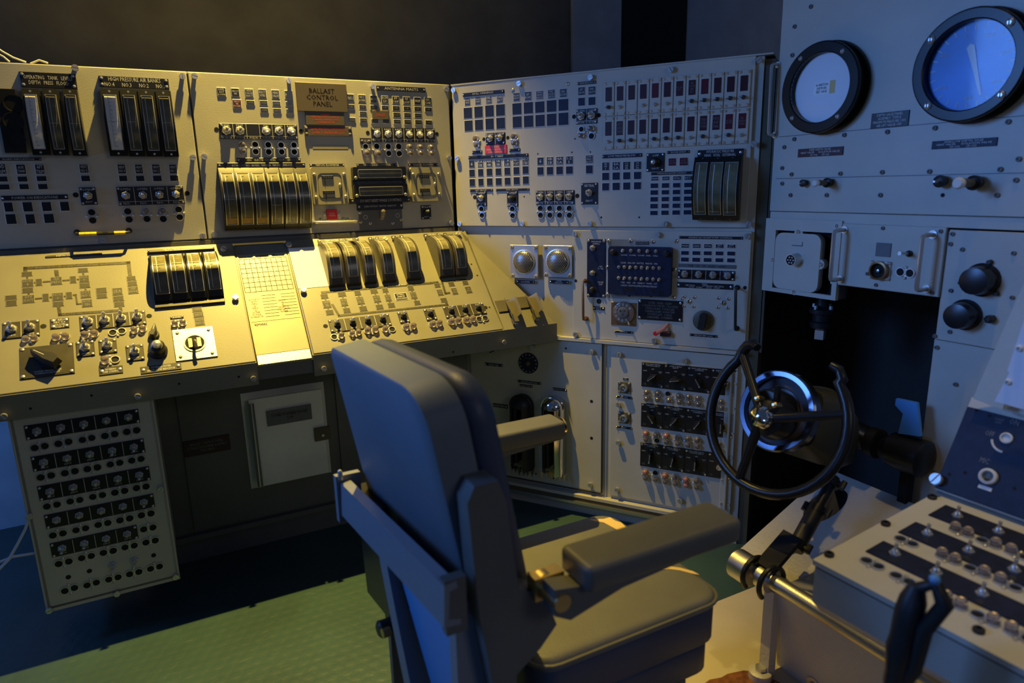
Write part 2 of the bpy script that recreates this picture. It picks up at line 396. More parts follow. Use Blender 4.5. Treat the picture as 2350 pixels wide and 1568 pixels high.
    def knob(s,x,y,r,h=.03,m='rubber',kind='round',rot=0.,par=None,off=0,name='knob',cap=None):
        a,b=s.m(x,y,off+h*.5) if par is None else (x,y)
        def f():
            q=MB()
            if kind=='round':
                q.lathe([(r,0),(r,-h*.25),(r*.80,-h*.35),(r*.78,-h*.9),(r*.6,-h),(0.0001,-h)],20,m)
                if cap: q.lathe([(r*.5,-h),(r*.45,-h*1.25),(r*.2,-h*1.35)],14,cap)
            else:
                q.lathe([(r*.62,0),(r*.58,-h*.4)],14,m)
                P=[(-r*.34,-r*.75),(r*.34,-r*.75),(r*.42,0),(r*.16,r*.9),(0,r*1.15),(-r*.16,r*.9),(-r*.42,0)]
                v=[(x_,-h*.3,z_) for x_,z_ in P]+[(x_*.6,-h,z_*.88) for x_,z_ in P]; n=len(P)
                q.add(v,[tuple(range(n)),tuple(range(n,2*n))[::-1]]+[(i,n+i,n+(i+1)%n,(i+1)%n) for i in range(n)],m)
                q.box(-.0008,.0008,-h-.0006,-h+.001,r*.1,r*.8,'white_print')
            return q.build(name)
        me=cached(('kn',name,round(r,4),round(h,3),m,kind,cap),f)
        if par: return child(name,me,par,(a,-off,b),(0,rot,0))
        return s.part(name,me,a,b,off,rot=rot)
    def handle(s,x0,y0,x1,y1,out=.04,r=.005,m='steel',name='pull_handle',tape=None,drop=0):
        a0,b0=s.m(x0,y0,out); a1,b1=s.m(x1,y1,out)
        A=V3((a0,0,b0)); B=V3((a1,0,b1)); c=(B-A).normalized()*.012; O=V3((0,-out,0)); D=V3((0,0,-drop))
        q=MB().tube([A,A+O*.7+D*.7,A+O*.93+c*.25+D,A+O+c+D,B+O-c+D,B+O*.93-c*.25+D,B+O*.7+D*.7,B],r,m,8)
        for P in (A,B): q.lathe([(r*1.9,0),(r*1.9,-.004)],10,m,x=P.x,z=P.z)
        o=s.part(name,q.build(name),0,0)
        if tape:
            L=B-A
            for i,mk in enumerate(tape):
                p=A+O+D+L*(.06+.88*i/len(tape)); p2=A+O+D+L*(.06+.88*(i+.96)/len(tape)); child('tape_band',MB().tube([p,p2],r*1.15,mk,8).build('tape_band'),o)
        return o
    def slab(s,a0,b0,a1,b1,d=.010,m='paint',name='face_plate',off=0,c=.0015):
        return s.part(name,MB().cbox(a1-a0,b1-b0,d,m,c=c,y=d).build(name),(a0+a1)/2,(b0+b1)/2,off)
LF=Matrix(((UL.x,-NL.x,0,COR.x),(UL.y,-NL.y,0,COR.y),(0,0,1,0),(0,0,0,1)))
class Body:                                   # a thing built in (u, -v, z)
    def __init__(s,name,label,cat,u,v,z=0,group=None,kind=None):
        s.b=(u,-v,z); s.root=empty(name,label,cat,LF@Matrix.Translation(s.b),group)
        if kind: s.root['kind']=kind
    def part(s,name,mb,parent=None,label=None,ang=35,kind=None):
        return child(name,mb.build(name,s.b,ang),parent or s.root,label=label,kind=kind)
def uvz(P): d=P-COR; return d.dot(UL),d.dot(NL),P.z
def atV(x,y,v): return uvz(hit(x,y,W(0,v,0),NL))
def atU(x,y,u): return uvz(hit(x,y,W(u,0,0),UL))
def atZ(x,y,z): return uvz(hit(x,y,V3((0,0,z)),Z))
def L3(u,v,z): return (u,-v,z)
def plan(mb,poly,z0,z1,m):                    # poly in (u,v)
    n=len(poly); v=[(a,-b,z0) for a,b in poly]+[(a,-b,z1) for a,b in poly]
    return mb.add(v,[tuple(range(n))[::-1],tuple(range(n,2*n))]+[(i,(i+1)%n,n+(i+1)%n,n+i) for i in range(n)],m)
def prof(mb,poly,u0,u1,m):                    # poly in (v,z), extruded along u; u0/u1 numbers or functions of (v,z)
    n=len(poly); F=lambda q,p:q(*p) if callable(q) else q
    v=[(F(u0,p),-p[0],p[1]) for p in poly]+[(F(u1,p),-p[0],p[1]) for p in poly]
    return mb.add(v,[tuple(range(n)),tuple(range(n,2*n))[::-1]]+[(i,n+i,n+(i+1)%n,(i+1)%n) for i in range(n)],m)
def side(mb,poly,v0,v1,m):                    # poly in (u,z), extruded along v
    n=len(poly); v=[(a,-v0,z) for a,z in poly]+[(a,-v1,z) for a,z in poly]
    return mb.add(v,[tuple(range(n))[::-1],tuple(range(n,2*n))]+[(i,(i+1)%n,n+(i+1)%n,n+i) for i in range(n)],m)
def ub(mb,u0,u1,v0,v1,z0,z1,m): return mb.box(u0,u1,-v1,-v0,z0,z1,m)
# ================================================================ setting
def struct(name,me,label=None):
    o=bpy.data.objects.new(name,me); COL.objects.link(o); o.matrix_world=LF; o['kind']='structure'; o['label']=label or name; return o
fl=struct('floor',ub(MB(),-4.5,4.2,-.9,5.5,-.06,0,'floor_green').build('floor'),'green studded rubber deck floor')
q=MB(); rr=random.Random(3)
for i in range(52):
    for j in range(34):
        u=-2.1+i*.045+(j%2)*.0225; v=.34+j*.039
        if (u>-.42 and v>1.28): continue
        q.add([(u+.020*math.cos(PI*k/4),-v+.018*math.sin(PI*k/4),.0) for k in range(8)]+[(u+.018*math.cos(PI*k/4),-v+.0165*math.sin(PI*k/4),.0002) for k in range(8)],[tuple(range(8,16))]+[(k,(k+1)%8,8+(k+1)%8,8+k) for k in range(8)],'floor_green')
o=child('raised_studs',q.build('raised_studs',ang=60),fl,kind='stuff')
struct('wall_back',ub(MB(),-4.5,4.2,-.86,-.74,0,4.2,'wall_paint').build('wall_back'),'dark brown wall behind the consoles')
# the strips of the back wall seen right of the corner
for i,(xa,xb,mk,dep,nm,lb) in enumerate(((1310,1421,'wall_blue_lit',.02,'trim_1','narrow strip of the back wall tinted with blue light'),(1421,1572,'wall_black',.012,'trim_2','black strip of the back wall between two blue-tinted ones'),(1572,1800,'wall_blue_lit',.02,'trim_3','wide strip of the back wall beside the gauge panel, tinted with blue light'))):
    ua=atV(xa,80,-.74)[0]; ub_=atV(xb,80,-.74)[0]+(1.2 if i==2 else 0)
    struct(nm,ub(MB(),ua,ub_,-.74,-.74+dep,0,4.0,mk).build(nm),lb)
struct('trim_4',ub(MB(),-4.4,-1.75,-.74,-.72,.0,1.25,'wall_blue_lit').build('trim_4'),'lower wall board left of the console, tinted with blue light')
# cream platform under the chairs
pl=Body('floor_platform','cream painted steel deck plate under the chair and the helm','platform',.3,1.9)
q=MB(); plan(q,[(-.45,1.325),(1.6,1.325),(1.6,3.2),(-.45,3.2)],0,.02,'platform'); pl.part('deck_plate',q)
q=MB(); rs=random.Random(5)
c=atZ(1690,1600,.021)
P=[(c[0]+.14*(1+.3*rs.uniform(-1,1))*math.cos(t),c[1]+.075*(1+.25*rs.uniform(-1,1))*math.sin(t)) for t in [2*PI*i/22 for i in range(22)]]
plan(q,P,.0199,.0207,'rust'); pl.part('rust_patch',q,label='brown rusted patch on the cream plate')
# ================================================================ console bodies
hz=Body('console_housing','grey steel housing behind the two upper left control panels','console housing',-1.,-.1,1.3)
q=MB(); plan(q,[(-2.3,-.011),(-.004,-.011),(.15,-.31),(-2.3,-.31)],1.3,1.932,'paint_dark'); hz.part('housing_shell',q)
q=MB(); ub(q,-2.3,-.003,-.30,-.006,1.932,1.939,'paint'); hz.part('top_flange',q)
q=MB(); ub(q,-2.3,-.012,-.01,.012,1.300,1.318,'paint_dark'); hz.part('lower_ledge',q)
UVR=(.59286,.80531)                            # direction of the right wall in (u,v)
NRV=(-.80531,.59286)
def rp(t,o): return (UVR[0]*t+NRV[0]*o,UVR[1]*t+NRV[1]*o)
RW=1.305
hr=Body('console_cabinet','tall grey cabinet carrying the right hand control panels','cabinet',.5,.5,0)
q=MB(); plan(q,[rp(.004,-.012),rp(RW,-.012),rp(RW,-.40),(.15,-.31)],0,1.932,'paint'); hr.part('cabinet_body',q)
q=MB(); plan(q,[rp(.004,.003),rp(RW+.03,.003),rp(RW+.03,-.11),rp(.004,-.11)],1.9325,1.938,'paint'); hr.part('top_flange',q)
q=MB(); plan(q,[rp(RW+.001,-.018),rp(RW+.040,-.018),rp(RW+.040,-.30),rp(RW+.001,-.30)],0,1.92,'olive'); hr.part('side_channel',q,label='dark olive side channel')
q=MB(); plan(q,[rp(RW+.044,-.010),rp(RW+.052,-.010),rp(RW+.052,-.06),rp(RW+.044,-.06)],.84,1.90,'olive'); hr.part('edge_strip',q)
q=MB(); plan(q,[rp(.23,.014),rp(RW-.01,.014),rp(RW-.01,-.012),rp(.23,-.012)],.828,.842,'paint'); hr.part('middle_ledge',q)
q=MB(); plan(q,[rp(.10,.022),rp(RW-.09,.022),rp(RW-.09,-.012),rp(.10,-.012)],.090,.104,'paint'); hr.part('lower_ledge',q)
q=MB(); plan(q,[rp(.10,.034),rp(RW-.16,.034),rp(RW-.16,-.012),rp(.10,-.012)],.062,.074,'brushed'); hr.part('kick_rail',q)
lc=Body('base_cabinet','dark recessed base cabinet under the sloping desk','cabinet',-.6,0,0)
q=MB(); plan(q,[(-1.44,.03),(.015,.03),(.10,-.14),(.15,-.30),(-1.44,-.30)],0,1.20,'paint_dark'); lc.part('cabinet_body',q)
q=MB(); ub(q,-1.24,-.64,.03,.040,.135,.80,'paint_dark'); lc.part('door_panel',q)
q=MB(); ub(q,-.62,-.30,.03,.040,.135,.80,'paint_dark'); lc.part('door_panel',q)
q=MB(); ub(q,-1.44,.02,.03,.055,.10,.122,'paint_dark'); lc.part('bottom_rail',q)
# desk wedge bodies
WE=[(.034,1.296),(.405,.899),(.405,.83),(.01,.83),(.01,1.29)]
RE=lambda v,z: v*UVR[0]/UVR[1]-.016
dk=Body('desk_housing','grey sloping desk housing along the left consoles, ending in a wedge at the corner','desk',-.8,.2,.83)
q=MB(); prof(q,WE,-2.3,-.966,'paint_desk'); dk.part('desk_box',q)
q=MB(); prof(q,[(.034,1.29),(.395,.888),(.395,.845),(.01,.845),(.01,1.29)],-.966,-.768,'paint_desk'); dk.part('desk_box',q)
q=MB(); prof(q,WE,-.768,RE,'paint_desk'); dk.part('desk_box',q)
q=MB(); q.hexa([L3(.031,.034,1.3005),L3(RE(.034,0)+.0,.034,1.3005),L3(RE(.405,0),.4085,.9035),L3(.031,.4085,.9035)]+[L3(.031,.030,1.296),L3(RE(.030,0),.030,1.296),L3(RE(.405,0),.405,.899),L3(.031,.405,.899)],'paint_desk'); dk.part('corner_plate',q)
q=MB(); ub(q,-2.3,-.966,.405,.414,.822,.903,'paint_desk'); dk.part('front_apron',q)
q=MB(); ub(q,-.966,-.768,.395,.402,.835,.885,'paint_dark'); dk.part('front_apron',q)
q=MB(); q.hexa([L3(-.768,.405,.822),L3(RE(.405,0),.405,.822),L3(RE(.414,0),.414,.822),L3(-.768,.414,.822),L3(-.768,.405,.903),L3(RE(.405,0),.405,.903),L3(RE(.414,0),.414,.903),L3(-.768,.414,.903)],'paint_desk'); dk.part('front_apron',q)
ap=Panel.__new__(Panel); ap.n=NL; ap.ex=UL; ap.up=Z; ap.O=W(0,.414,0); ap.crop=(0,0,1); ap.root=dk.root; ap.sh=(.8,-.414+.2,-.83)
for x,y in ((8,957),(316,911),(582,870),(744,847),(1158,786),(1354,812)): ap.bolt(x,y,.9)
for x,y in ((70,938),(210,908),(411,881),(548,865),(930,826),(1040,808)): ap.hole(x,y,.004)
# ================================================================ upper left panels
CA=(0,100,500/1568); CB=(430,150,640/2350); CC=(0,540,620/2350); CD=(520,520,800/2350); CE=(1020,120,400/1493); CF=(1360,110,460/1677); CG=(1060,510,680/2350); CH=(1040,760,700/2287); CI=(1740,0,610/1913); CJ=(1740,460,610/2174); CM=(0,880,440/1254); CN=(340,820,560/1829)
O0=W(0,0,0)
p=Panel('air_bank_panel','grey upper panel at the far left with two banks of tall black pressure meters','control panel',O0,UL,crop=CA)
ax,_=p.m(1350,300); bx,_=p.m(1364,300)
p.slab(-2.28,1.324,ax,1.937)
p.plate(-40,330,200,790,'gauge_frame',name='instrument_block',d=.03,screws=False,label='black instrument block with two round faces')
for x,y in ((95,430),(95,560),(110,690)): 
    a,b=p.m(x,y,.03); p.part('round_face',MB().lathe([(.03,0),(.03,-.003),(.026,-.003),(.025,-.001)],16,'gauge_frame').build('round_face'),a,b,.03)
p.plate(135,202,560,330,'plate','OPERATING   TANK   LEVELS\nDEPTH   PRESS   FLOOD',name='header_plate',d=.008)
for q in ((165,335,372,806,'paper'),(312,337,505,808,'scale_dark'),(455,338,640,812,'scale_dark')): p.meter(*q[:4],d0=.045,bulge=.018,fill=q[4],t=.52,winw=.66)
p.plate(708,232,1220,332,'plate','HIGH PRESSURE AIR BANKS\nNO.4      NO.3      NO.2      NO.1',name='header_plate',d=.008)
for q in ((722,336,925,812,'paper'),(862,340,1050,815,'scale_dark'),(990,344,1172,816,'scale_dark'),(1116,348,1288,818,'scale_dark')): p.meter(*q[:4],d0=.045,bulge=.018,fill=q[4],t=.49,winw=.66)
p.wins([(-40,868,48,938),(115,872,190,938),(250,872,325,938),(570,872,638,930),(845,872,908,935),(970,872,1030,935),(1092,872,1155,935),(1215,872,1275,935)],txts=['FWD\nTRIM','AUX\nTANK','AFT\nTRIM','VENT\nNO.5','VENT\nNO.4','VENT\nNO.3','VENT\nNO.2','VENT\nNO.1'])
p.wins([(-30,958,58,993),(125,958,200,993),(262,955,338,990),(583,952,650,990),(855,952,918,990),(978,952,1040,990),(1100,952,1165,990),(1222,950,1285,988),(-20,1015,72,1050),(137,1013,210,1048),(272,1012,345,1048)])
p.plate(-40,822,300,843,txt='ALARM INDICATIONS',d=.002)
p.plate(5,1097,492,1120,txt='POWER ON INDICATIONS',d=.002)
p.wins([(25,1145,100,1210),(160,1143,240,1208),(298,1142,375,1205),(430,1140,503,1203),(38,1230,122,1297),(180,1230,258,1295),(312,1228,395,1290)])
p.swplate(565,1037,705,1160,1,['OPEN'],k=1.15); p.hole(545,1090); p.hole(1347,1078)
p.swplate(835,1033,1332,1153,4,['OPEN']*4,k=1.15,foot='NO.')
for a,b,k in (((660,1215),(668,1272),'hh'),((920,1208),(930,1265),'hh'),((1050,1205),(1058,1262),'lh'),((1168,1205),(1175,1262),'lh'),((1285,1195),(1293,1250),'hh')): p.lamps(a,b,k)
for x,y in ((540,175),(1312,235),(1388,820),(1458,1385),(740,1415)): p.bolt(x,y)
p.handle(545,1365,925,1352,out=.055,r=.0055,m='rubber',name='tool_bar',tape=['yellow','yellow','yellow','rubber','black','rubber','yellow','yellow'],drop=.004)
# ---- ballast control panel
p=Panel('ballast_control_panel','upper panel with the brown BALLAST CONTROL PANEL sign and six curved meters','control panel',O0,UL,crop=CB)
p.slab(bx,1.324,-.010,1.937)
for x,y in ((60,90),(858,130),(1563,178),(2185,200),(142,770),(2208,780),(2228,1328),(225,1425)): p.bolt(x,y)
p.wins([(250,190,325,260),(370,195,438,262),(485,200,555,270),(600,205,665,275),(710,210,775,280),(820,215,885,283)],txts=['DIESEL\nSHUT\nDOWN','INDUCT\nPIPE','HEAD\nVALVE\nELECT','ELECT\nHTRS','HEAD\nVALVE','MAST'])
p.win(382,290,455,358,m='red_window',txt='INDUCT\nPIPE\nFLOODED')
p.wins([(498,297,565,332),(610,298,675,337),(718,303,783,342),(828,308,890,344),(615,360,682,397),(723,365,790,403),(832,370,895,405)],txts=['OPEN','OPEN','OPEN','UP','OFF','SHUT','DOWN'],mk='grey_print')
p.wins([(1345,245,1403,308),(1440,250,1500,312),(1540,255,1595,315),(1635,258,1690,320),(1727,262,1782,322),(1818,267,1873,328),(1910,270,1965,332),(1997,272,2052,335)],txts=['NO.1','NO.2\n& FAIR','RADAR','ECM\nDF','IFF\nUHF','VLF\nLOOP','WHIP','DISC\nCONE'])
p.wins([(1350,332,1408,367),(1448,335,1505,370),(1542,338,1602,372),(1638,340,1692,374),(1730,343,1786,380),(1822,347,1878,382),(1912,350,1968,386),(2002,355,2056,390),(1452,390,1510,425),(1735,400,1792,436),(1825,402,1880,438),(1915,405,1970,440),(1358,443,1415,480),(1455,447,1512,482),(1550,455,1608,487),(1645,455,1700,488),(1738,457,1795,492),(1827,460,1883,495),(1918,462,1975,497),(2005,465,2060,500)],txts=['UP','UP','UP','UP','UP','UP','UP','UP','HOIST','HOIST','HOIST','HOIST','DOWN','DOWN','DOWN','DOWN','DOWN','DOWN','DOWN','DOWN'],mk='grey_print')
p.plate(1590,170,2005,230,txt='ANTENNA MASTS',d=.004)
p.plate(905,142,1350,398,'brown_plate','BALLAST\nCONTROL\nPANEL',name='title_sign',d=.010,screws=False,mk='engraved',fit=.62,label='brown sign reading BALLAST CONTROL PANEL')
p.plate(990,386,1325,508,'brown_plate','WARNING\nOPERATING SWITCH CONTROLS\nTO PREVENT DAMAGE TO MAST\nLOWER BEFORE DIVE',name='warning_plate',d=.006,screws=False,mk='red_print',off=.002,fit=.72,label='brown warning plate with red lettering')
p.plate(980,510,1386,598,'brown_plate','LEAVE SWITCH AT STOP POSITION\nLOWER TO PREVENT MAST LOSS',name='warning_plate',d=.006,screws=True,mk='red_print',fit=.72,label='dark warning strip with red lettering')
p.plate(1553,380,1697,458,'brown_plate','DANGER',name='danger_tag',d=.006,screws=False,mk='red_print',fit=.55)
p.swplate(265,487,933,628,6,['DIESEL','TEST','','ON','OPEN','RAISE'],tg=[1,1,None,-1,1,-1],k=1.35,foot='FUSE IN')
p.hole(245,540,.008); p.hole(957,555,.008)
p.swplate(1545,522,2087,650,6,['RAISE']*6,tg=[1,1,1,-1,-1,1],k=1.2,foot='FUSE'); p.hole(1520,568,.008); p.hole(2103,578,.008)
p.plate(1452,612,1548,662,txt='FUSE IN',d=.003)
for a,b,k in (((460,668),(468,722),'ll'),((570,668),(575,728),'hh'),((680,670),(685,730),'hh'),((788,672),(794,730),'hh'),((897,672),(900,730),'hh'),((1500,685),(1505,740),'hl'),((1593,683),(1600,742),'hl'),((1690,685),(1695,743),'hh'),((1778,685),(1783,745),'hh'),((1868,688),(1873,742),'ll'),((1957,690),(1960,742),'ll'),((2048,692),(2050,745),'ll')): p.lamps(a,b,k)
a,b,w1,h1=p.rect(1055,675,1355,704); p.part('paint_patch',MB().cbox(w1,h1,.0008,'paper_yellow').build('paint_patch'),a,b,label='pale rectangle of bare paint')
p.plate(415,780,955,815,txt='1EN    ELECTRODE HTRS    TEST    1EN',d=.003)
p.plate(250,824,990,862,txt='DCT NO.2   DCT NO.1   SEA PRESS.   TRIM DISCH.   TRIM SUCT.   PRIME SUCT.',name='header_plate',d=.012)
for i,(xa,xb,yb,ft,tt) in enumerate(((250,440,1385,'scale_amber',.5),(380,568,1380,'scale_amber',.46),(508,688,1377,'scale_amber',.44),(635,808,1374,None,.6),(758,928,1371,None,.5),(878,1035,1368,None,.4))): p.meter(xa,866,xb,yb,d0=.03,bulge=.055,foot=ft,t=tt,winw=.74)
def flow(x0,y0,x1,y1,tx0,tx1,hy,ttl,c1,c2,inner):
    p.plate(tx0,hy-11,tx1,hy+13,txt=ttl,d=.003)
    a,b,w,h=p.rect(x0,y0,x1,y1)
    q=MB().prism(rrect(w/2,h/2,.008,3),0,-.020,'meter_box'); o=p.part('flow_meter',q.build('flow_meter'),a,b)
    P=rrect(w*.33,h*.33,.018,4); q=MB().tube([(x,-.0205,z) for x,z in P],.0010,'strip',4,closed=True); child('inner_ring',q.build('inner_ring'),o)
    for cc in (c1,c2):
        ca,cb,cw,ch=p.rect(*cc,off=.02); child('counter',MB().cbox(cw,ch,.003,'plate').build('counter'),o,(ca-a,-.020,cb-b)); p.text('0 0 0 0',o,cw,ch,.023,'grey_print',ca-a,cb-b,.7)
        child('needle',MB().box(-.0008,.0008,-.0215,-.020,-h*.17,0,'engraved').build('needle'),o,(ca-a-cw*.25,0,cb-b-ch*.4))
    for sx in (-1,1):
        for sz in (-.6,.6): child('screw',SCREW(),o,(sx*w*.42,-.020,sz*h*.5+(.0 if sz>0 else -.0)),scale=(1.1,1.6,1.1))
    child('lock_screw',SCREW(),o,(w*.28,-.020,0),scale=(1,2,1.6))
p.screw(1120,1300)
flow(1030,858,1352,1165,1030,1322,840,'TRIM SYS. FLOWMETER',(1130,928,1230,957),(1140,1056,1243,1085),0)
flow(1865,862,2132,1140,1862,2112,838,'DRAIN SYS. FLOWMETER',(1952,922,2037,950),(1960,1040,2043,1068),0)
p.plate(1140,1240,1295,1320,'rim',name='bracket_plate',d=.003,screws=True)
a,b,w1,h1=p.rect(1168,1216,1262,1298); o=p.part('motor_lamp',MB().cbox(w1,h1,.012,'red').build('motor_lamp'),a,b,label='red MOTOR lamp block'); p.text('MOTOR\nRUNNING',o,w1,h1,.012,'white_print',fit=.6)
p.handle(1080,1325,1430,1318,out=.035,r=.006,m='steel',name='pull_handle')
for x,y in ((1120,1303),(1315,1295),(1350,1300),(1453,1240),(1460,1320),(1800,1300),(1730,1330),(1540,1330)): p.screw(x,y,1.3)
for q in ((1375,860,1825,965),(1385,1006,1835,1110)):
    a,b,w1,h1=p.rect(*q); m_=MB().prism(rrect(w1/2,h1/2,.006,3),0,-.035,'gauge_frame'); o=p.part('ammeter',m_.build('ammeter'),a,b)
    child('scale_strip',MB().cbox(w1*.80,h1*.55,.002,'scale_dark').build('scale_strip'),o,(0,-.035,0)); child('bezel',MB().tube([(x,-.037,z) for x,z in rrect(w1*.41,h1*.30,.004,2)],.0013,'steel',4,closed=True).build('bezel'),o)
    child('glass_cover',MB().box(-w1*.4,w1*.4,-.0385,-.038,-h1*.28,h1*.28,'glass').build('glass_cover'),o)
    for sx in (-1,1): child('screw',SCREW(),o,(sx*w1*.46,-.035,-h1*.3),scale=(1.2,)*3)
p.plate(1425,828,1765,852,txt='TRIM & DRAIN AMMETER',d=.003); p.plate(1380,968,1830,1004,txt='TRIM & DRAIN TACHOMETER',d=.02,screws=False,mk='grey_print')
p.plate(1365,1124,1862,1150,txt='DO NOT RESET WHILE COUNTING',d=.024)
p.plate(1425,1162,1815,1210,txt='DRAIN PUMP DISCH   TRIM PUMP   DRAIN PUMP',d=.006)
a,b,w1,h1=p.rect(1440,1215,1815,1372); p.part('reset_plate',MB().cbox(w1,h1,.003,'grey_plate').build('reset_plate'),a,b)
a,b=p.m(1637,1265,.004); p.part('reset_lever',MB().tube([(0,0,-.012),(0,-.02,0),(0,-.028,.02),(0,-.03,.026)],[.008,.009,.010,.004],'lens',8).build('reset_lever'),a,b,.004)
for x,y in ((1500,1280),(1770,1265)): p.lamp1(x,y,'h',.7)
p.swplate(1965,1182,2055,1295,1,['TRIM'],boot='rubber',k=1.1)
# ================================================================ hull opening panel (right wall, upper)
p=Panel('hull_opening_panel','upper right wall panel with rows of black indicator squares tinted by blue reflection, and relay modules','control panel',O0,UR,crop=CE)
p.slab(.006,1.324,RW-.028,1.933)
for x,y in ((78,325),(638,268),(1250,215),(108,910),(130,1470),(665,1468),(1245,1470)): p.bolt(x,y)
p.screw(585,325,1.3); p.screw(1055,272,1.3)
p.plate(160,350,512,350,'navy','HULL OPENINGS',d=.003) if 0 else None
def strip(x0,y0,x1,y1,hh,m,txt,**k):           # sloping strips: left-top pixel, right-top pixel, height in crop pixels
    p.plate(x0,y0,x1,y1+hh,m,txt,**k)
strip(160,352,512,318,32,'navy','HULL OPENINGS',d=.005)
N=['navy']
p.wins([(175,395,222,450),(265,385,312,442),(357,375,405,435),(450,370,500,428),(593,352,645,415),(690,342,745,408),(787,335,845,398),(888,325,945,392),(990,318,1047,382)],m='plate',txts=['MN IND\nVALVE','MN IND\nDRAIN','SNKL\nEXH','GARB\nEJECT','ENG RM\nHATCH','AFT\nESCAPE','WPNS\nSHPNG\nHATCH','FWD\nACCESS\nHATCH','FWD\nESCAPE'])
p.wins([(165,478,240,562),(257,468,330,555),(350,458,425,548),(442,450,520,540),(172,588,245,670),(262,580,333,663),(352,570,425,658),(445,563,522,652),(583,440,661,530),(680,432,760,522),(777,425,858,515),(877,415,960,507),(978,405,1062,498),(585,552,663,642),(682,545,762,637),(780,538,860,632),(878,530,960,626),(978,522,1062,620)],m='navy')
strip(1140,258,1300,248,20,'plate','NON VIST & C.O.',d=.003)
p.wins([(1147,303,1203,365),(1235,297,1293,360)],m='plate',txts=['AFT\nGROUP','FWD\nGROUP']); p.wins([(1147,393,1203,456),(1235,387,1293,450)],m='navy')
p.swplate(1132,492,1310,608,2,['OPEN','OPEN'],k=1.3,foot='FUSE'); p.hole(1110,552,.0085); p.hole(1322,540,.0085)
p.lamps((1175,660),(1177,715),'hl'); p.lamps((1260,655),(1262,718),'lh')
p.lamps((275,740),(283,795),'ll'); p.lamps((600,722),(604,778),'ll')
p.swplate(355,695,522,788,2,['OPEN','OPEN'],m='navy',k=1.2); p.hole(338,745,.0075); p.hole(543,732,.0075)
p.plate(348,800,537,866,'red','WARNING\nOPENING A VALVE WITHOUT\nA CHECK CAN FLOOD',name='warning_plate',screws=False,d=.004,label='red warning plate')
p.plate(238,845,325,868,'navy'); p.plate(557,828,650,850,'navy')
strip(207,890,718,862,32,'navy','HOT VENT',d=.005)
R1=[(212,930,260,985),(287,925,333,982),(360,922,410,978),(436,920,487,974),(513,915,563,972),(590,910,642,968),(668,903,720,963)]
p.wins(R1,m='plate',txts=['6','5A\n5B','4A\n4B','3A\n3B','2A\n2B','NO.1\nPORT','NO.1\nSTBD'])
p.wins([(a+2,b+76+i*-.3,c+2,d+78+i*-.3) for i,(a,b,c,d) in enumerate(R1)],m='navy'); p.wins([(a+4,b+157+i*.6,c+4,d+159+i*.6) for i,(a,b,c,d) in enumerate(R1)],m='navy')
p.wins([(797,902,850,963),(878,900,932,960),(960,897,1015,958),(1042,893,1100,955)],m='plate',txts=['6','4B\n5B','4A\n5A','1-2\n3']); p.wins([(797,985,850,1048),(878,983,932,1046),(960,980,1015,1043),(1042,978,1100,1040)],m='navy')
p.win(1213,885,1270,948,m='plate',txt='LOW\nPRESS\nBLOW'); p.win(1213,970,1270,1037,m='navy')
strip(220,1174,415,1170,22,'navy','AFT GROUP',d=.004); strip(442,1170,727,1165,20,'navy','FWD GROUP',d=.004)
p.swplate(273,1190,365,1318,1,['OPEN'],m='navy',k=1.2,foot='6'); p.swplate(537,1190,632,1322,1,['OPEN'],m='navy',k=1.2,boot='rubber',foot='FUSE IN'); p.hole(260,1242,.009)
p.lamps((320,1343),(325,1398),'hh'); p.lamps((585,1343),(588,1400),'hh')
p.swplate(785,1186,1114,1303,4,['OPEN']*4,m='navy',k=1.2,foot='FUSE'); p.hole(1138,1230,.009)
for x in (825,905,988,1072): p.lamps((x,1338),(x+2,1397),'hh')
p.swplate(1173,1120,1313,1303,1,['NEUTRAL'],m='plate',k=1.2)
for x,y in ((1203,1188),(1277,1188),(1203,1272),(1277,1272)): p.lamp1(x,y,'h',.55)
for x,y in ((800,870),(1092,857),(1343,1415),(683,1237),(1118,742),(1250,855)): p.hole(x,y,.003)
p.crop=CF
for x,y in ((655,180),(1395,100),(1348,805),(605,1475),(1305,1475)): p.bolt(x,y)
strip(85,895,413,885,26,'navy','LOW PRESSURE BLOW',d=.005)
XC=[(82,138),(168,227),(257,315),(347,406)]
p.wins([(a,960-i*2.5,b,1023-i*3) for i,(a,b) in enumerate(XC)],m='plate',txts=['4B\n5B\n6','4A\n5A','1C\n2B\n3B','1A\n2A\n3A']); p.wins([(a,1046-i*2.5,b,1106-i*3) for i,(a,b) in enumerate(XC)],m='navy'); p.wins([(a,1132-i*2.5,b,1192-i*3) for i,(a,b) in enumerate(XC)],m='navy')
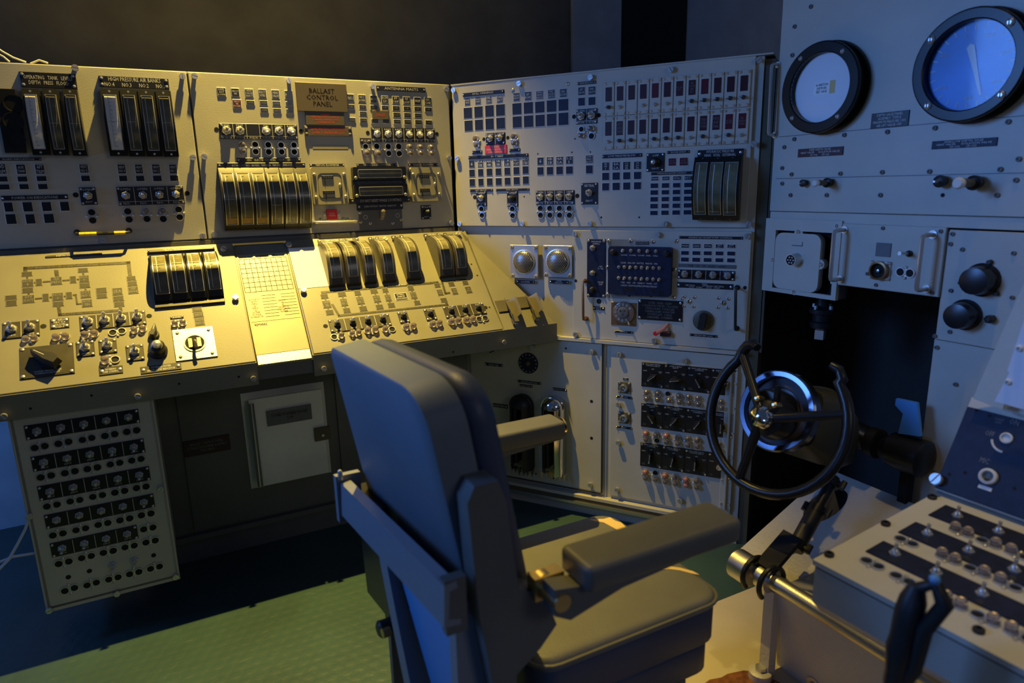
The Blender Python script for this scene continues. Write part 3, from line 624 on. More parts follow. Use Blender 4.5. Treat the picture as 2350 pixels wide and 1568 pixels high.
# relay modules, two rows of twelve
al,bt=p.m(93,288); ar,bb=p.m(1302,803); ar=p.m(1315,500)[0]; bm_=p.m(96,578)[1]
RK=['KT0TTTTKKKKK','TKKTKKKTKTKT']; RT_=[{6:'NO.2 DIA\nEXTD',7:'INB\nDCPLR\nAIR\nSPLY'},{1:'AFT\nDIVE\nTRIM',8:'STBD\nDIVE\nTURN',9:'FAX\nSNP\nFAR',10:'AFT TRIM\nPRESSURE',11:'ALL\nBREAK\nTURN'}]
for r in (0,1):
    z1,z0=(bt,bm_) if r==0 else (bm_,bb)
    for i in range(12):
        x0=al+(ar-al)*i/12; x1=al+(ar-al)*(i+1)/12; w1=x1-x0-.003; h1=z1-z0-.004
        def f():
            q=MB().cbox(w1,h1,.006,'paint',c=.0008)
            for sx in (-1,1):
                for sz in (-1,1): q.lathe([(.0045,0),(.0045,-.003),(.002,-.005)],7,'steel',x=sx*(w1/2-.007),z=sz*(h1/2-.007),y=-.006)
            return q.build('relay_module')
        o=p.part('relay_module',cached(('rm',round(w1,4),round(h1,4)),f),(x0+x1)/2,(z0+z1)/2)
        mk='red_window' if (r,i) in ((1,11),(1,10),(0,8),(0,4)) else 'maroon'
        def fw(): return MB().cbox(w1*.62+.002,h1*.42+.002,.0012,'rim').cbox(w1*.62,h1*.42,.002,mk).build('lamp_window')
        child('lamp_window',cached(('rw',mk,round(w1,4)),fw),o,(0,-.006,h1*.14))
        if i in RT_[r]: p.text(RT_[r][i],o,w1*.55,h1*.36,.0082,'grey_print',0,h1*.14)
        k_=RK[r][i]
        if k_=='K': p.knob(0,-h1*.24,w1*.28,.022,kind='pointer',rot=-PI/2+random.uniform(-.3,.6),par=o,off=.006)
        elif k_=='T': p.toggle(0,-h1*.26,.006,o,.62,1)
p.swplate(455,884,600,1033,1,['OFF'],m='plate',tg=[None]); a,b=p.m(515,955); p.knob(515,955,.019,.026,m='rubber',cap='steel')
strip(625,864,812,858,22,'plate','GROUND DETECT',d=.003)
p.wins([(637,925,697,985),(730,920,795,983)],m='red_window',txts=['400 HZ\nGROUND','60 HZ\nGROUND'],mk='grey_print')
strip(490,1042,843,1032,24,'plate','HYDRAULIC ACCUM CONTENTS',d=.003)
HX=[(487,548),(580,640),(673,733),(767,830)]
p.wins([(492,1078,550,1110),(583,1077,642,1107),(675,1075,738,1105),(770,1073,833,1103)],m='plate',txts=['MAIN','LEAD','VITAL','EXT.'])
for j in range(5): p.wins([(a-j,1135+j*57-i*2,b-j,1172+j*57-i*2) for i,(a,b) in enumerate(HX)],m='navy')
p.plate(885,858,1262,905,'plate','HYDRAULIC PRESSURE\nMAIN   VITAL   EXTERNAL',name='header_plate',d=.012)
for xa,xb,yt,yb in ((868,985,918,1435),(988,1112,915,1438),(1110,1235,912,1442)): p.meter(xa,yt,xb,yb,d0=.035,bulge=.04,t=.86,winw=.68)
for x,y in ((73,1418),(390,1418)): p.hole(x,y,.0035)
# ================================================================ sloping desk panels
SU=V3((-.31630857,.61381226,.72331418)); OD=W(0,.413,.903)
p=Panel('depth_control_panel','left sloping desk panel with the DEPTH CONTROL SYSTEM diagram and big black selector knob','control panel',OD,UL,SU,crop=CC)
p.slab(-2.28,.006,-.968,.554,d=.008,m='paint_desk')
bp=p
for x,y in ((1945,118),(2048,540)): p.bolt(x,y)
def row(x0,y0,x1,y1,hh,m,txt=None,**k): p.plate(x0,y0,x1,y1+hh,m,txt,**k)
row(395,182,890,150,22,'plate_worn','DEPTH CONTROL SYSTEM',d=.003)
p.plate(1285,142,1868,130,'plate_worn','DEPTH   DEPTH   COMPTR   DEPTH\nERROR   RATE   DEPTH   ORDER',name='header_plate',d=.010)
a,b,w1,h1=p.rect(1292,190,1958,590); p.part('meter_frame',MB().cbox(w1,h1,.010,'plate_worn').build('meter_frame'),a,b)
for q in ((1300,205,1510,590),(1452,190,1660,578),(1602,182,1808,564),(1748,172,1952,548)): p.meter(*q,d0=.018,bulge=.055,t=.42,winw=.72)
MW=[(192,325,280,352),(195,392,290,443),(198,465,288,495),(200,530,298,583),(315,385,365,435),(372,515,425,570),(445,372,538,425),(458,510,550,562),(463,585,553,612),(612,362,662,412),(577,500,627,550),(682,292,765,318),(692,358,775,405),(695,425,782,452),(703,490,790,540),(715,567,802,618),(838,465,928,497),(843,515,930,543),(980,467,1065,515),(987,537,1075,567),(995,587,1080,617),(1105,362,1180,390),(1110,408,1192,437),(1117,457,1203,503),(50,530,145,557),(55,575,145,610)]
MT=['','HOV-\n8','','DPV\nSUCT','','','SEA\nPRESS','HOV-\n6','','','','','HOV-\n7','','DCT\nNO.1','HOV-\nTIN','','','SEA','','','','','HW\nHOV-8','','']
p.wins(MW,m='mimic',txts=MT,name='diagram_tile',rim='paint_desk',mk='grey_print')
def seg(pts,wd,name='diagram_line',m='strip'):
    L=[p.m(*q) for q in pts]; q=MB()
    for (a0,b0),(a1,b1) in zip(L,L[1:]):
        d=V3((a1-a0,0,b1-b0)); 
        if d.length<1e-5: continue
        d.normalize(); e=V3((-d.z,0,d.x))*wd/2; A=V3((a0,-.0012,b0))-d*wd/2; B=V3((a1,-.0012,b1))+d*wd/2
        q.add([A-e,B-e,B+e,A+e,(A-e)*1+V3((0,.0012,0)),B-e+V3((0,.0012,0)),B+e+V3((0,.0012,0)),A+e+V3((0,.0012,0))],[(0,1,2,3),(0,4,5,1),(1,5,6,2),(2,6,7,3),(3,7,4,0)],m)
    p.part(name,q.build(name),0,0)
seg([(222,318),(222,288),(1118,240),(1130,340)],.012)
seg([(512,630),(522,692),(1050,655),(1047,622)],.010)
for pts in (((235,350),(240,395)),((242,445),(246,465)),((248,495),(252,530)),((290,415),(315,412)),((365,408),(445,402)),((538,396),(612,390)),((662,386),(692,384)),((722,318),(728,358)),((738,405),(742,425)),((742,452),(748,490)),((298,555),(372,548)),((425,543),(458,540)),((550,535),(577,530)),((627,522),(660,520),(672,600),(712,596)),((480,310),(490,372)),((500,310),(508,370)),((1145,390),(1150,408)),((1152,437),(1158,457)),((1030,515),(1033,537)),((1033,567),(1036,587))): seg(pts,.0055)
p.swplate(22,768,348,878,2,['',''],m='plate_worn',k=1.25); p.hole(377,793)
p.plate(435,735,605,805,'plate_worn','SET RELIEF\nPRV 0-4\nCLOSE\nPSCD-M',d=.003)
p.swplate(690,712,1275,778,4,['']*4,m='plate_worn',k=1.35,tg=[-1,1,1,1]); p.hole(1297,703)
for a,b,k in (((225,912),(300,903),'ll'),((490,897),(572,888),'ll'),((740,878),(822,865),'ll'),((982,852),(1060,838),'hh'),((1168,835),(1242,822),'ll'),((1522,778),(1590,770),'ll'),((915,1097),(1003,1086),'lh')): p.lamps(a,b,k)
p.plate(1480,712,1598,722,'plate_worn','LOW')
row(170,988,652,940,262,'plate_worn',None,name='selector_plate',d=.004)
a,b,w1,h1=p.rect(170,988,652,1202); p.text('CYLINDER OPERATED VALVE\nHOVERING MODE SELECT',p.part('selector_legend',MB().cbox(w1*.6,.02,.0005,'plate_worn').build('selector_legend'),a,b-h1*.36,.004),w1*.6,.016,.0005)
a,b=p.m(408,1075); p.knob(408,1075,.050,.045,m='rubber',kind='pointer',rot=-.9,name='selector_knob')
for q in ((660,935,828,1048),(857,920,1022,1022),(1092,968,1260,1085)): p.swplate(*q,1,[''],m='plate_worn',k=1.3)
row(860,1158,1072,1130,70,'plate_worn','HOVERING\nPUMP CONTROL',d=.003); row(1220,1150,1580,1105,62,'plate_worn','HOVERING SYSTEM\nWATER FLOW INDICATOR',d=.003)
p.knob(1370,985,.030,.045,m='rubber',cap='steel',name='round_knob')
p.knob(1335,850,.028,.04,m='rubber',kind='pointer',rot=.3,name='lever_knob')
a,b,w1,h1=p.rect(1495,832,1895,1058); o=p.part('joystick_plate',MB().cbox(w1,h1,.005,'brushed').build('joystick_plate'),a,b,label='bright steel plate with a round opening')
child('opening_ring',MB().lathe([(.036,0),(.036,-.003),(.031,-.003),(.030,.0)],24,'steel').lathe([(.0305,-.0004),(.0305,-.0012)],24,'black_matte').build('opening_ring'),o,(0,-.005,0))
for sx in (-1,1): child('slot_block',MB().box(-.006,.006,-.006,0,-.018,.018,'brass').build('slot_block'),o,(sx*.014,-.005,0))
child('joystick_lever',MB().tube([(0,0,.006),(0,-.02,-.002),(0,-.03,-.02),(.002,-.03,-.040)],[.006,.005,.006,.007],'rubber',8).build('joystick_lever'),o,(0,-.005,0))
for sx in (-1,1):
    for sz in (-1,1): child('plate_screw',SCREW(),o,(sx*w1*.38,-.005,sz*h1*.38))
p.wins([(1672,633,1757,660),(1683,680,1770,708),(1695,728,1780,778)],m='mimic',txts=['OPEN','SHUT','HOV\nNO.1'],rim='paint_desk',mk='grey_print',name='diagram_tile')
# ---- writing plate in the middle
w_=Panel('writing_shelf','worn yellowed writing plate printed with a ruled grid, sunk between the two desk panels','writing board',OD-V3((0,0,.0)),UL,SU,crop=CD)
p=w_; W0,W1=-.962,-.772
p.slab(W0,.035,W1,.50,d=.006,m='paper_yellow',name='form_sheet',off=-.008)
p.slab(W0,-.008,W1,.034,d=.012,m='brushed',name='front_lip',off=-.006)
p.slab(W0,.502,W1,.553,d=.02,m='paint_dark',name='back_bar',off=-.012)
q=MB(); gw=W1-W0-.012; g0=W0+.006
for i in range(10): x=g0+gw*i/9; q.box(x-.0009,x+.0009,-.0003,0,.315,.475,'engraved')
for j in range(8): z=.315+.16*j/7; q.box(g0,g0+gw,-.0003,0,z-.0009,z+.0009,'engraved')
for j in range(8): z=.295-.014*j; q.box(g0+.055,g0+.105,-.0003,0,z-.0007,z+.0007,'engraved'); q.box(g0+.125,g0+gw,-.0003,0,z-.0007,z+.0007,'engraved')
q.box(g0,g0+gw,-.0003,0,.178,.179,'engraved')
p.part('ruled_grid',q.build('ruled_grid'),0,0,-.0078)
o=p.part('form_text',MB().box(-.001,.001,-.0002,0,-.001,.001,'paper_yellow').build('form_text'),g0,.25,-.0078)
for t,x,z,ww,hh in (('DC NUMBERING AND\nSETTINGS',gw*.55,.237,.11,.014),('TDC STATUS\nBY TO\nSTEM #1\n#2\nTRIM #1\n#2\nDC TRIM\nDC THOR\nDC BALAST TK',.025,-.010,.05,.115),('SENS TO\n#1\n#2\nON SERVICE\nVENTILATION\nNUMBER',.125,-.010,.05,.08),('REMARKS',.032,-.085,.05,.012)): p.text(t,o,ww,hh,.0003,'engraved',x,z)
# ---- trim and drain desk panel
p=Panel('trim_drain_panel','right sloping desk panel with a bright blank card and seven narrow curved meters','control panel',OD,UL,SU,crop=CD)
p.slab(-.764,.006,.024,.553,d=.008,m='paint_desk')
for x,y in ((420,120),(1070,85),(1562,48),(520,428)): p.bolt(x,y)
a,b,w1,h1=p.rect(412,148,702,403); p.part('blank_card',MB().cbox(w1*.97,h1,.0015,'paper').build('blank_card'),a,b,label='bright white blank card')
row(612,100,892,84,26,'plate_worn','TRIM SYSTEM   FT 2   TANK',d=.012,name='header_plate')
row(953,82,1028,78,26,'plate_worn','TK\nNO.1',d=.010,name='header_plate'); row(1108,72,1196,66,28,'plate_worn','AUX\nTANK NO.2',d=.010,name='header_plate'); row(1325,60,1490,50,32,'plate_worn','VARIABLE  AFTER\nTRIM   TRIM',d=.010,name='header_plate')
for q,t in (((612,130,800,405),.4),((728,125,905,396),.35),((845,120,1012,385),.42),((960,108,1143,375),.25),((1118,95,1312,360),.33),((1335,82,1533,342),.3),((1438,75,1625,335),.22)): p.meter(*q,d0=.020,bulge=.060,t=t,winw=.60,body='plate_worn')
MW=[(633,460,685,482),(645,505,705,545),(668,568,722,592),(748,447,805,468),(765,492,818,532),(785,555,835,578),(860,437,905,460),(873,480,930,520),(893,543,948,567),(968,428,1018,447),(985,470,1040,507),(1005,532,1057,555),(1048,420,1090,440),(1065,465,1112,500),(1085,520,1135,543),(1218,403,1262,427),(1235,447,1285,483),(1262,505,1307,525),(1398,387,1440,408),(1415,430,1462,462),(1440,487,1487,507),(1492,378,1537,400),(1512,420,1560,455),(1587,370,1630,390),(1605,410,1655,445)]
p.wins(MW,m='mimic',txts=['','TRIM\nTK','','','AUX\nTK 1','','','AUX\nTK 2','','','AUX\nTK 3','','','AUX\nTK 4','','','AUX\nTK 5','','','AFTER\nTRIM','','','TRIM\nTANK','','SEA\nVALVE'],name='diagram_tile',rim='paint_desk',mk='grey_print')
p.win(1130,456,1222,492,m='plate',txt='BUTTERFLY\nDRAIN SW\nIN DISCHARGE')
seg([(645,445),(1420,378),(1432,388)],.010); seg([(715,530),(758,602),(1488,528),(1478,512)],.009)
seg([(1452,372),(1475,452),(1500,448)],.009); seg([(1500,370),(1608,358)],.008)
o=p.part('diagram_legend',MB().cbox(.09,.008,.0022,'strip').build('diagram_legend'),*p.m(1150,398)); p.text('DISCHARGE MAIN',o,.09,.008,.0022)
for i in range(0,18,3):
    A=MW[i]; B=MW[i+1]; seg([((A[0]+A[2])/2,A[3]),((B[0]+B[2])/2,B[1])],.005)
    A=MW[i+1]; B=MW[i+2]; seg([((A[0]+A[2])/2,A[3]),((B[0]+B[2])/2,B[1])],.005)
p.swplate(683,636,1115,670,4,['TO']*4,m='plate_worn',k=1.05,boot='rubber'); p.hole(667,672)
p.swplate(1148,582,1237,648,1,['TO'],m='plate_worn',k=1.05,boot='rubber'); p.swplate(1325,563,1422,630,1,['TO'],m='plate_worn',k=1.05,boot='rubber')
p.swplate(1455,546,1755,590,3,['TO']*3,m='plate_worn',k=1.05,boot='rubber'); p.hole(1746,547)
for a,b,k in (((725,748),(772,740),'hl'),((845,728),(888,720),'ll'),((950,708),(1000,700),'ll'),((1068,698),(1115,696),'lh'),((1208,685),(1255,678),'ll'),((1385,665),(1430,658),'ll'),((1512,648),(1558,641),'ll'),((1612,636),(1655,629),'ll'),((1703,629),(1743,622),'hh')): p.lamps(a,b,k)
for x,y in ((1690,330),(1650,255),(1772,545)): p.hole(x,y,.004)
# ---- the two sprung clips on the corner of the desk
for i,(x0,y0) in enumerate(((1905,600),(2045,575))):
    c=Panel('phone_clip',('sprung metal V clip on the desk corner, nearer the switches','sprung metal V clip on the desk corner, nearer the intercom wall')[i],'clip',OD,UL,SU,crop=CD,group='clips on the desk corner')
    a,b=c.m(x0,y0-30)
    q=MB().cbox(.075,.060,.004,'olive'); c.part('base_plate',q.build('base_plate'),a-.012,b+.028)
    for sx in (-1,1):
        q=MB(); P=[(0,0,-.055),(0,0,.045),(sx*.028,-.048,.040),(sx*.022,-.052,-.050)]
        t=V3((.0015,0,0)); q.hexa([V3(v)-t for v in P]+[V3(v)+t for v in P],'clip_metal'); c.part('clip_wing',q.build('clip_wing'),a,b,.004)
    q=MB().box(-.010,.010,-.028,0,-.075,-.045,'olive').tube([(0,-.014,-.08),(0,-.014,-.06)],.008,'steel',8); c.part('clip_foot',q.build('clip_foot'),a,b,.003)
# ================================================================ lower left switch panel
p=Panel('switch_leg_panel','tall grey leg panel with five rows of black switch strips below the left desk','control panel',W(0,.385,0),UL,crop=CM)
L0=p.m(305,1500)[0]; L1=p.m(1180,1280)[0]; p.slab(L0,p.m(305,1505)[1],L1,.825,d=.008)
q=MB().box(L0+.006,L0+.014,.0,.34,.14,.82,'paint').box(L1-.014,L1-.006,0,.34,.14,.82,'paint').box(L0+.006,L1-.006,.0,.34,.14,.148,'paint_dark'); p.part('side_sheet',q.build('side_sheet'),0,0,0)
for x,y in ((320,1490),(765,1380),(1150,1270),(1050,695),(190,875)): p.bolt(x,y,.9)
TG=[[-1,-1,-1,1,1],[-1,1,1,-1,-1],[-1,1,1,1,-1],[1,1,1,1,-1],[-1,-1,1,1]]
for r,q in enumerate(((155,278,917,255),(200,482,952,450),(242,675,987,630),(287,863,1015,805),(325,1048,907,1012))): p.swplate(*q,5 if r<4 else 4,['']*5,m='black',tg=TG[r],k=1.05)
LP=[((228,420),(293,408)),((383,393),(448,380)),((540,368),(600,355)),((687,342),(750,330)),((830,315),(893,305)),((268,613),(335,600)),((425,585),(490,572)),((572,558),(637,547)),((722,528),(783,517)),((862,503),(922,492)),((308,803),(373,790)),((460,770),(522,760)),((608,740),(670,728)),((752,712),(815,700)),((893,682),(955,672)),((347,992),(412,978)),((498,958),(560,945)),((643,923),(705,910)),((785,893),(848,880)),((925,860),(987,848)),((940,952),(1000,940)),((955,1038),(1015,1025)),((385,1178),(450,1162)),((535,1140),(597,1126)),((677,1105),(740,1092)),((818,1070),(878,1058)),((425,1355),(487,1335)),((570,1318),(630,1300)),((712,1280),(772,1265)),((848,1245),(908,1230)),((985,1210),(1043,1195))]
for a,b in LP: p.lamps(a,b,'hh')
for x,y,t in ((447,1268,0),(585,1228,0),(738,1190,1),(878,1160,1),(1005,1125,0)):
    a,b=p.m(x,y)
    if t: p.toggle(a,b,0,p.root,1.1,-1)
    else: p.hole(x,y,.008)
# ================================================================ base cabinet details
p=Panel('phone_locker','pale grey locker lettered SOUND POWERED PHONE COM under the desk','locker',W(0,.09,0),UL,crop=CN)
a0,b0=p.m(697,297); a1,b1=p.m(1392,890)
p.slab(a0,b1,a1,b0,d=.045,m='locker_paint',name='locker_box',off=-.045)
a2,b2=p.m(742,325); a3,b3=p.m(1355,865)
p.slab(a2+.004,b3,a3,b2,d=.008,m='locker_paint',name='locker_door')
p.plate(885,404,1230,462,'grey_plate','SOUND POWERED PHONE\nCOM',d=.002,screws=False,mk='engraved',off=.008,fit=.8)
h0,g0_=p.m(745,350); h1,g1_=p.m(855,960)
p.part('piano_hinge',MB().cbox(.022,abs(g0_-g1_),.003,'grey_plate').tube([(0,-.006,-abs(g0_-g1_)/2),(0,-.006,abs(g0_-g1_)/2)],.004,'steel',6).build('piano_hinge'),(a2+.012),(g0_+g1_)/2,.008)
a,b,w1,h1=p.rect(1240,528,1365,605); q=MB().cbox(w1,h1,.008,'olive').lathe([(.006,0),(.006,-.006)],10,'steel',y=-.008,z=-.006); p.part('latch',q.build('latch'),a,b,.006)
p=Panel('instruction_placard','small dark placard with pale lines on the base cabinet door left of the locker','placard',W(0,.041,0),UL,crop=CN)
p.plate(258,636,620,690,'maroon','BALLAST CONTROL PANEL\nCONNECTION PANEL ASSEMBLY\nTYPE SERIAL',name='placard_plate',screws=False,mk='grey_print')
# ================================================================ right wall, lower panels
def rwall(name,label,cat,off,crop,group=None): return Panel(name,label,cat,COR+NR*off,UR,crop=crop,group=group)
p=rwall('intercom_panel','grey right wall panel with the black intercom box, telephone dial and two long handles','control panel',.0,CG)
a0,_=p.m(882,500); a1,_=p.m(2275,500); b1=p.m(1200,66)[1]; b0=p.m(900,912)[1]
p.slab(a0,b0,a1,b1)
for x,y in ((895,95),(1550,100),(2265,112),(900,890),(1525,940)): p.bolt(x,y)
p.crop=CG
for x,y,r in ((903,465,.0065),(2245,520,.007),(2218,990,.007),(1087,628,.011),(1327,585,.004),(1500,588,.004)): p.hole(x,y,r)
for x,y in ((1165,150),(1338,148),(1515,155),(1700,150),(1158,360),(1688,375),(1155,575),(1680,600)): p.screw(x,y,1.4)
a,b,w1,h1=p.rect(995,133,1137,600); o=p.part('volume_plate',MB().cbox(w1,h1,.004,'navy').build('volume_plate'),a,b)
p.text('MICROPHONE\nCONTROL',o,w1*.6,.018,.004,a=0,b=h1*.44); p.text('PRESS\nTO TALK',o,w1*.35,.018,.004,a=w1*.25,b=h1*.02); p.text('VOLUME\nCONT',o,w1*.35,.018,.004,a=w1*.25,b=-h1*.25)
for z in (.35,): p.toggle(-w1*.18,h1*.35,.004,o,1.0)
p.toggle(-w1*.18,-h1*.08,.004,o,1.0); p.knob(-w1*.2,-h1*.37,.013,.02,par=o,off=.004)
for sx in (-1,1):
    for sz in (-1,1): child('plate_screw',SCREW(),o,(sx*w1*.42,-.004,sz*h1*.47))
p.slab(*[p.m(1155,612)[0],p.m(1155,605)[1],p.m(1712,612)[0],p.m(1690,140)[1]],d=.004,name='backing_plate')
p.plate(1378,150,1480,178,'grey_plate','CKT WC',screws=False,d=.006,mk='engraved')
a,b,w1,h1=p.rect(1175,188,1665,588); o=p.part('intercom_box',MB().prism(rrect(w1/2,h1/2,.012,4),0,-.022,'navy').build('intercom_box'),a,b,.004,label='navy intercom box with three rows of small levers')
for j,(zz,n_) in enumerate(((.42,5),(.08,8),(-.15,8))):
    for i in range(n_):
        x=(-.26+.52*i/(n_-1))*w1 if n_==5 else (-.32+.64*i/7)*w1
        p.toggle(x,zz*h1*1.0,.022,o,.62,1 if (i+j)%3 else -1)
    p.text({0:'CONN   CONN   CONN   HAIL   CALL',1:'CONT   ENG RM   BATTLE   BRIDGE   SAIL',2:'TORP   MESS   OFF   MANEUV   WARD   AFT'}[j],o,w1*.68,h1*.035,.022,a=0,b=(zz+(-.09 if j!=1 else .09))*h1)
p.text('G.2DC/WC CONTROL INTERCOMMUNICATING SET',o,w1*.68,h1*.04,.022,b=-h1*.30)
for sx in (-1,1): p.knob(sx*w1*.42,h1*.38,.013,.02,par=o,off=.022)
for x in (-.2,-.1,.25,.36): child('blank_hole',MB().lathe([(.010,0),(.010,-.0006)],12,'black_matte').build('blank_hole'),o,(w1*x,-.022,-h1*(.38 if x<.3 else .42)))
strip(1725,110,2227,114,24,'plate','HYDRAULIC PLANT PUMP CONTROL',d=.003)
X5=(1742,1832,1922,2015,2108)
for i,x in enumerate(X5):
    p.win(x,172+i*1.2,x+60,203+i*1.2,m='plate',txt=['MAIN','LEAD','VITAL','EXT\nNO.1','EXT\nNO.2'][i]); p.win(x-2,228+i*1.2,x+58,260+i*1.2,m='navy'); p.win(x-3,280+i*1.6,x+57,313+i*1.6,m='navy')
p.plate(1720,328,2175,370,'grey_plate','5SB   1S   2S   5SA1   6SA1',screws=False,d=.003,mk='engraved',name='paper_tape')
p.swplate(1716,374,2163,465,4,['RUN','RUN','RUN','EXT NO.1'],k=1.15); strip(1710,474,2150,480,56,'plate','MAIN\nNEUTRAL            EXTERNAL NEUTRAL\nSTOP   START      STOP   START',d=.004)
a,b,w1,h1=p.rect(1186,632,1384,828); p.part('dial_well',MB().cbox(w1,h1,.002,'bronze').build('dial_well'),a,b)
a,b=p.m(1286,712); o=p.part('telephone_dial',MB().lathe([(.046,0),(.046,-.008),(.043,-.010),(.024,-.010)],28,'lens').build('telephone_dial'),a,b,.003)
for i in range(10):
    t=.6+i*PI*2/12.5; child('finger_hole',cached('fh',lambda:MB().lathe([(.0062,0),(.0062,-.0012),(.0048,-.0012),(.0046,-.0003)],10,'steel').build('finger_hole')),o,(.034*math.cos(t),-.010,.034*math.sin(t)))
child('dial_center',MB().lathe([(.024,0),(.023,-.005),(.02,-.006)],20,'grey_plate').build('dial_center'),o,(0,-.010,0)); p.text('BCP\nO',o,.03,.028,.0165,'engraved')
child('finger_stop',MB().tube([(.02,0,-.036),(.028,-.012,-.05)],.003,'steel',6).build('finger_stop'),o,(0,-.004,0))
p.plate(1400,608,1748,792,'black','SOUND   SIGNAL   ALARM\n1 COLLISION IN TORP RM   6 FLOODING\n2 DIVING ALARM   7 HYDROGEN\n3 GENERAL ALARM   8 HIGH TEMP\n4 POWER PLANT   9 MISSILE\n5 FIRE IN MESS   10 STEERING',d=.004,name='alarm_chart',fit=.8,mk='grey_print')
strip(1210,857,1357,862,24,'plate','CIRCUIT "J"',d=.003); strip(1808,882,2025,892,26,'plate','CIRCUIT "EM" 12 MC',d=.003); p.plate(1040,665,1132,700,'plate','LAMP\nTEST')
a,b,w1,h1=p.rect(1582,862,1658,902); p.part('alarm_base',MB().cbox(w1,h1,.022,'maroon').build('alarm_base'),a,b)
a,b=p.m(1600,850); p.part('alarm_lever',MB().tube([(.018,-.006,.024),(.005,-.022,.006),(-.022,-.026,-.012)],[.007,.008,.009],'lens_red',10).lathe([(.009,0),(.011,-.006),(.009,-.014)],10,'red',x=-.026,z=-.014,y=-.02).build('alarm_lever'),a,b,label='red tipped alarm lever')
a,b=p.m(1915,780); o=p.part('rotary_selector',MB().lathe([(.041,0),(.041,-.006),(.038,-.008)],28,'olive').build('rotary_selector'),a,b)
child('selector_bar',MB().prism(rrect(.013,.034,.010,3),0,-.024,'rubber').build('selector_bar'),o,(0,-.008,0),(0,.15,0))
p.text('OFF   ON\n\n\n\nEMER   HAND',o,.055,.055,.0082,'grey_print')
for cx,cy in ((1800,628),(2070,640)):
    p.screw(cx,cy,1.8)
    for dx,dy in ((-38,-38),(42,-32),(-40,36),(35,40)): p.screw(cx+dx,cy+dy,1.2)
p.handle(958,475,963,778,out=.040,r=.0055,m='bronze'); p.handle(2172,530,2168,858,out=.040,r=.0055,m='rubber')
for x,y in ((1745,610),(1410,612)): p.screw(x,y)
# ---- two speakers
for i,(q,t) in enumerate((((388,178,612,448),'LOWER'),((653,182,880,440),'UPPER\nSPEAKER'))):
    s_=rwall('speaker',('square blue-lit loudspeaker with a perforated dome, nearer the desk corner','square blue-lit loudspeaker with a perforated dome, beside the intercom panel')[i],'speaker',.0,CG,group='speakers on the right wall')
    a,b,w1,h1=s_.rect(*q)
    s_.part('square_flange',MB().cbox(w1,h1,.010,'steel').build('square_flange'),a,b)
    R=.050
    s_.part('dome_cone',MB().lathe([(R*math.cos(t_),-.008-.022*math.sin(t_)) for t_ in [PI/2*k/5 for k in range(6)]],20,'black').build('dome_cone'),a,b)
    # perforated grille: a real mesh of bars around hex holes
    q_=MB(); st=.0074
    v=[];f=[]; N6=9
    for iy in range(-8,9):
        for ix in range(-8,9):
            cx=(ix+(iy%2)*.5)*st; cz=iy*st*.866; r_=math.hypot(cx,cz)
            if r_>R*.99: continue
            o_=len(v)
            for rad in (st*.577,st*.42):
                for k in range(6):
                    x=cx+rad*math.sin(PI/3*k); z=cz+rad*math.cos(PI/3*k); rr_=min(math.hypot(x,z)/R,1.08); v.append((x,-.011-.024*math.sqrt(max(0,1-min(rr_,1)**2)),z))
            for k in range(6): l=(k+1)%6; f.append((o_+k,o_+l,o_+6+l,o_+6+k))
    q_.add(v,f,'steel'); q_.lathe([(R*1.08,-.010),(R*1.08,-.015),(R*.98,-.016),(R*.97,-.010)],28,'steel'); s_.part('perforated_grille',q_.build('perforated_grille',ang=60),a,b)
    for sx in (-1,1):
        for sz in (-1,1): s_.part('flange_screw',SCREW(),a+sx*w1*.42,b+sz*h1*.43,.010,scale=(1.5,1.2,1.5))
    s_.plate(*((437,458,578,488) if i==0 else (697,458,847,490)),'navy',t)
# ---- hand set panel
p=rwall('handset_panel','panel below the desk corner with a round dial and two broken chrome holders','control panel',.0,CH)
aL=.05; aR,_=p.m(1112,700); bT=p.m(1000,88)[1]; bB=p.m(1080,1208)[1]
p.slab(aL,bB,aR,bT,d=.012)
q=MB(); 
for x0,x1,z0,z1 in ((aR+.002,aR+.006,bB,bT),(aL,aR,bB-.006,bB-.002)): q.box(x0,x1,-.004,0,z0,z1,'rubber')
p.part('rubber_seal',q.build('rubber_seal'),0,0)
for x,y in ((593,122),(1035,160),(1027,1155)): p.bolt(x,y)
for x,y in ((1037,527),(1037,803)): p.hole(x,y,.007)
for x,y in ((505,1050),(620,1070),(755,1105),(800,1088),(845,130)): p.hole(x,y,.0045)
a,b=p.m(565,240); o=p.part('round_dial',MB().lathe([(.049,0),(.049,-.004),(.047,-.006)],32,'navy').build('round_dial'),a,b)
for i in range(14): t=2*PI*i/14; child('dial_mark',cached('dm',lambda:MB().box(-.002,.002,-.0005,0,-.002,.002,'white_print').build('dial_mark')),o,(.041*math.cos(t),-.006,.041*math.sin(t)))
child('dial_hub',MB().lathe([(.012,0),(.010,-.008),(.004,-.012)],12,'olive').build('dial_hub'),o,(0,-.006,0)); p.text('VIDEO   CHANNEL',o,.04,.006,.0062,'grey_print',b=.024)
strip(483,365,660,384,20,'plate','NAMEPLATE DIM',d=.003); strip(495,396,597,408,18,'plate','RHEOSTAT',d=.003); strip(240,235,372,250,20,'navy','TRIM IND',d=.003); strip(748,422,852,434,20,'plate','CIRCUIT J C',d=.003)
strip(300,540,410,560,22,'plate','SYSTEM',d=.003)
p.part('vent_slot',MB().box(-.014,.014,-.001,0,-.002,.002,'black_matte').build('vent_slot'),*p.m(290,155),0,rot=-.5)
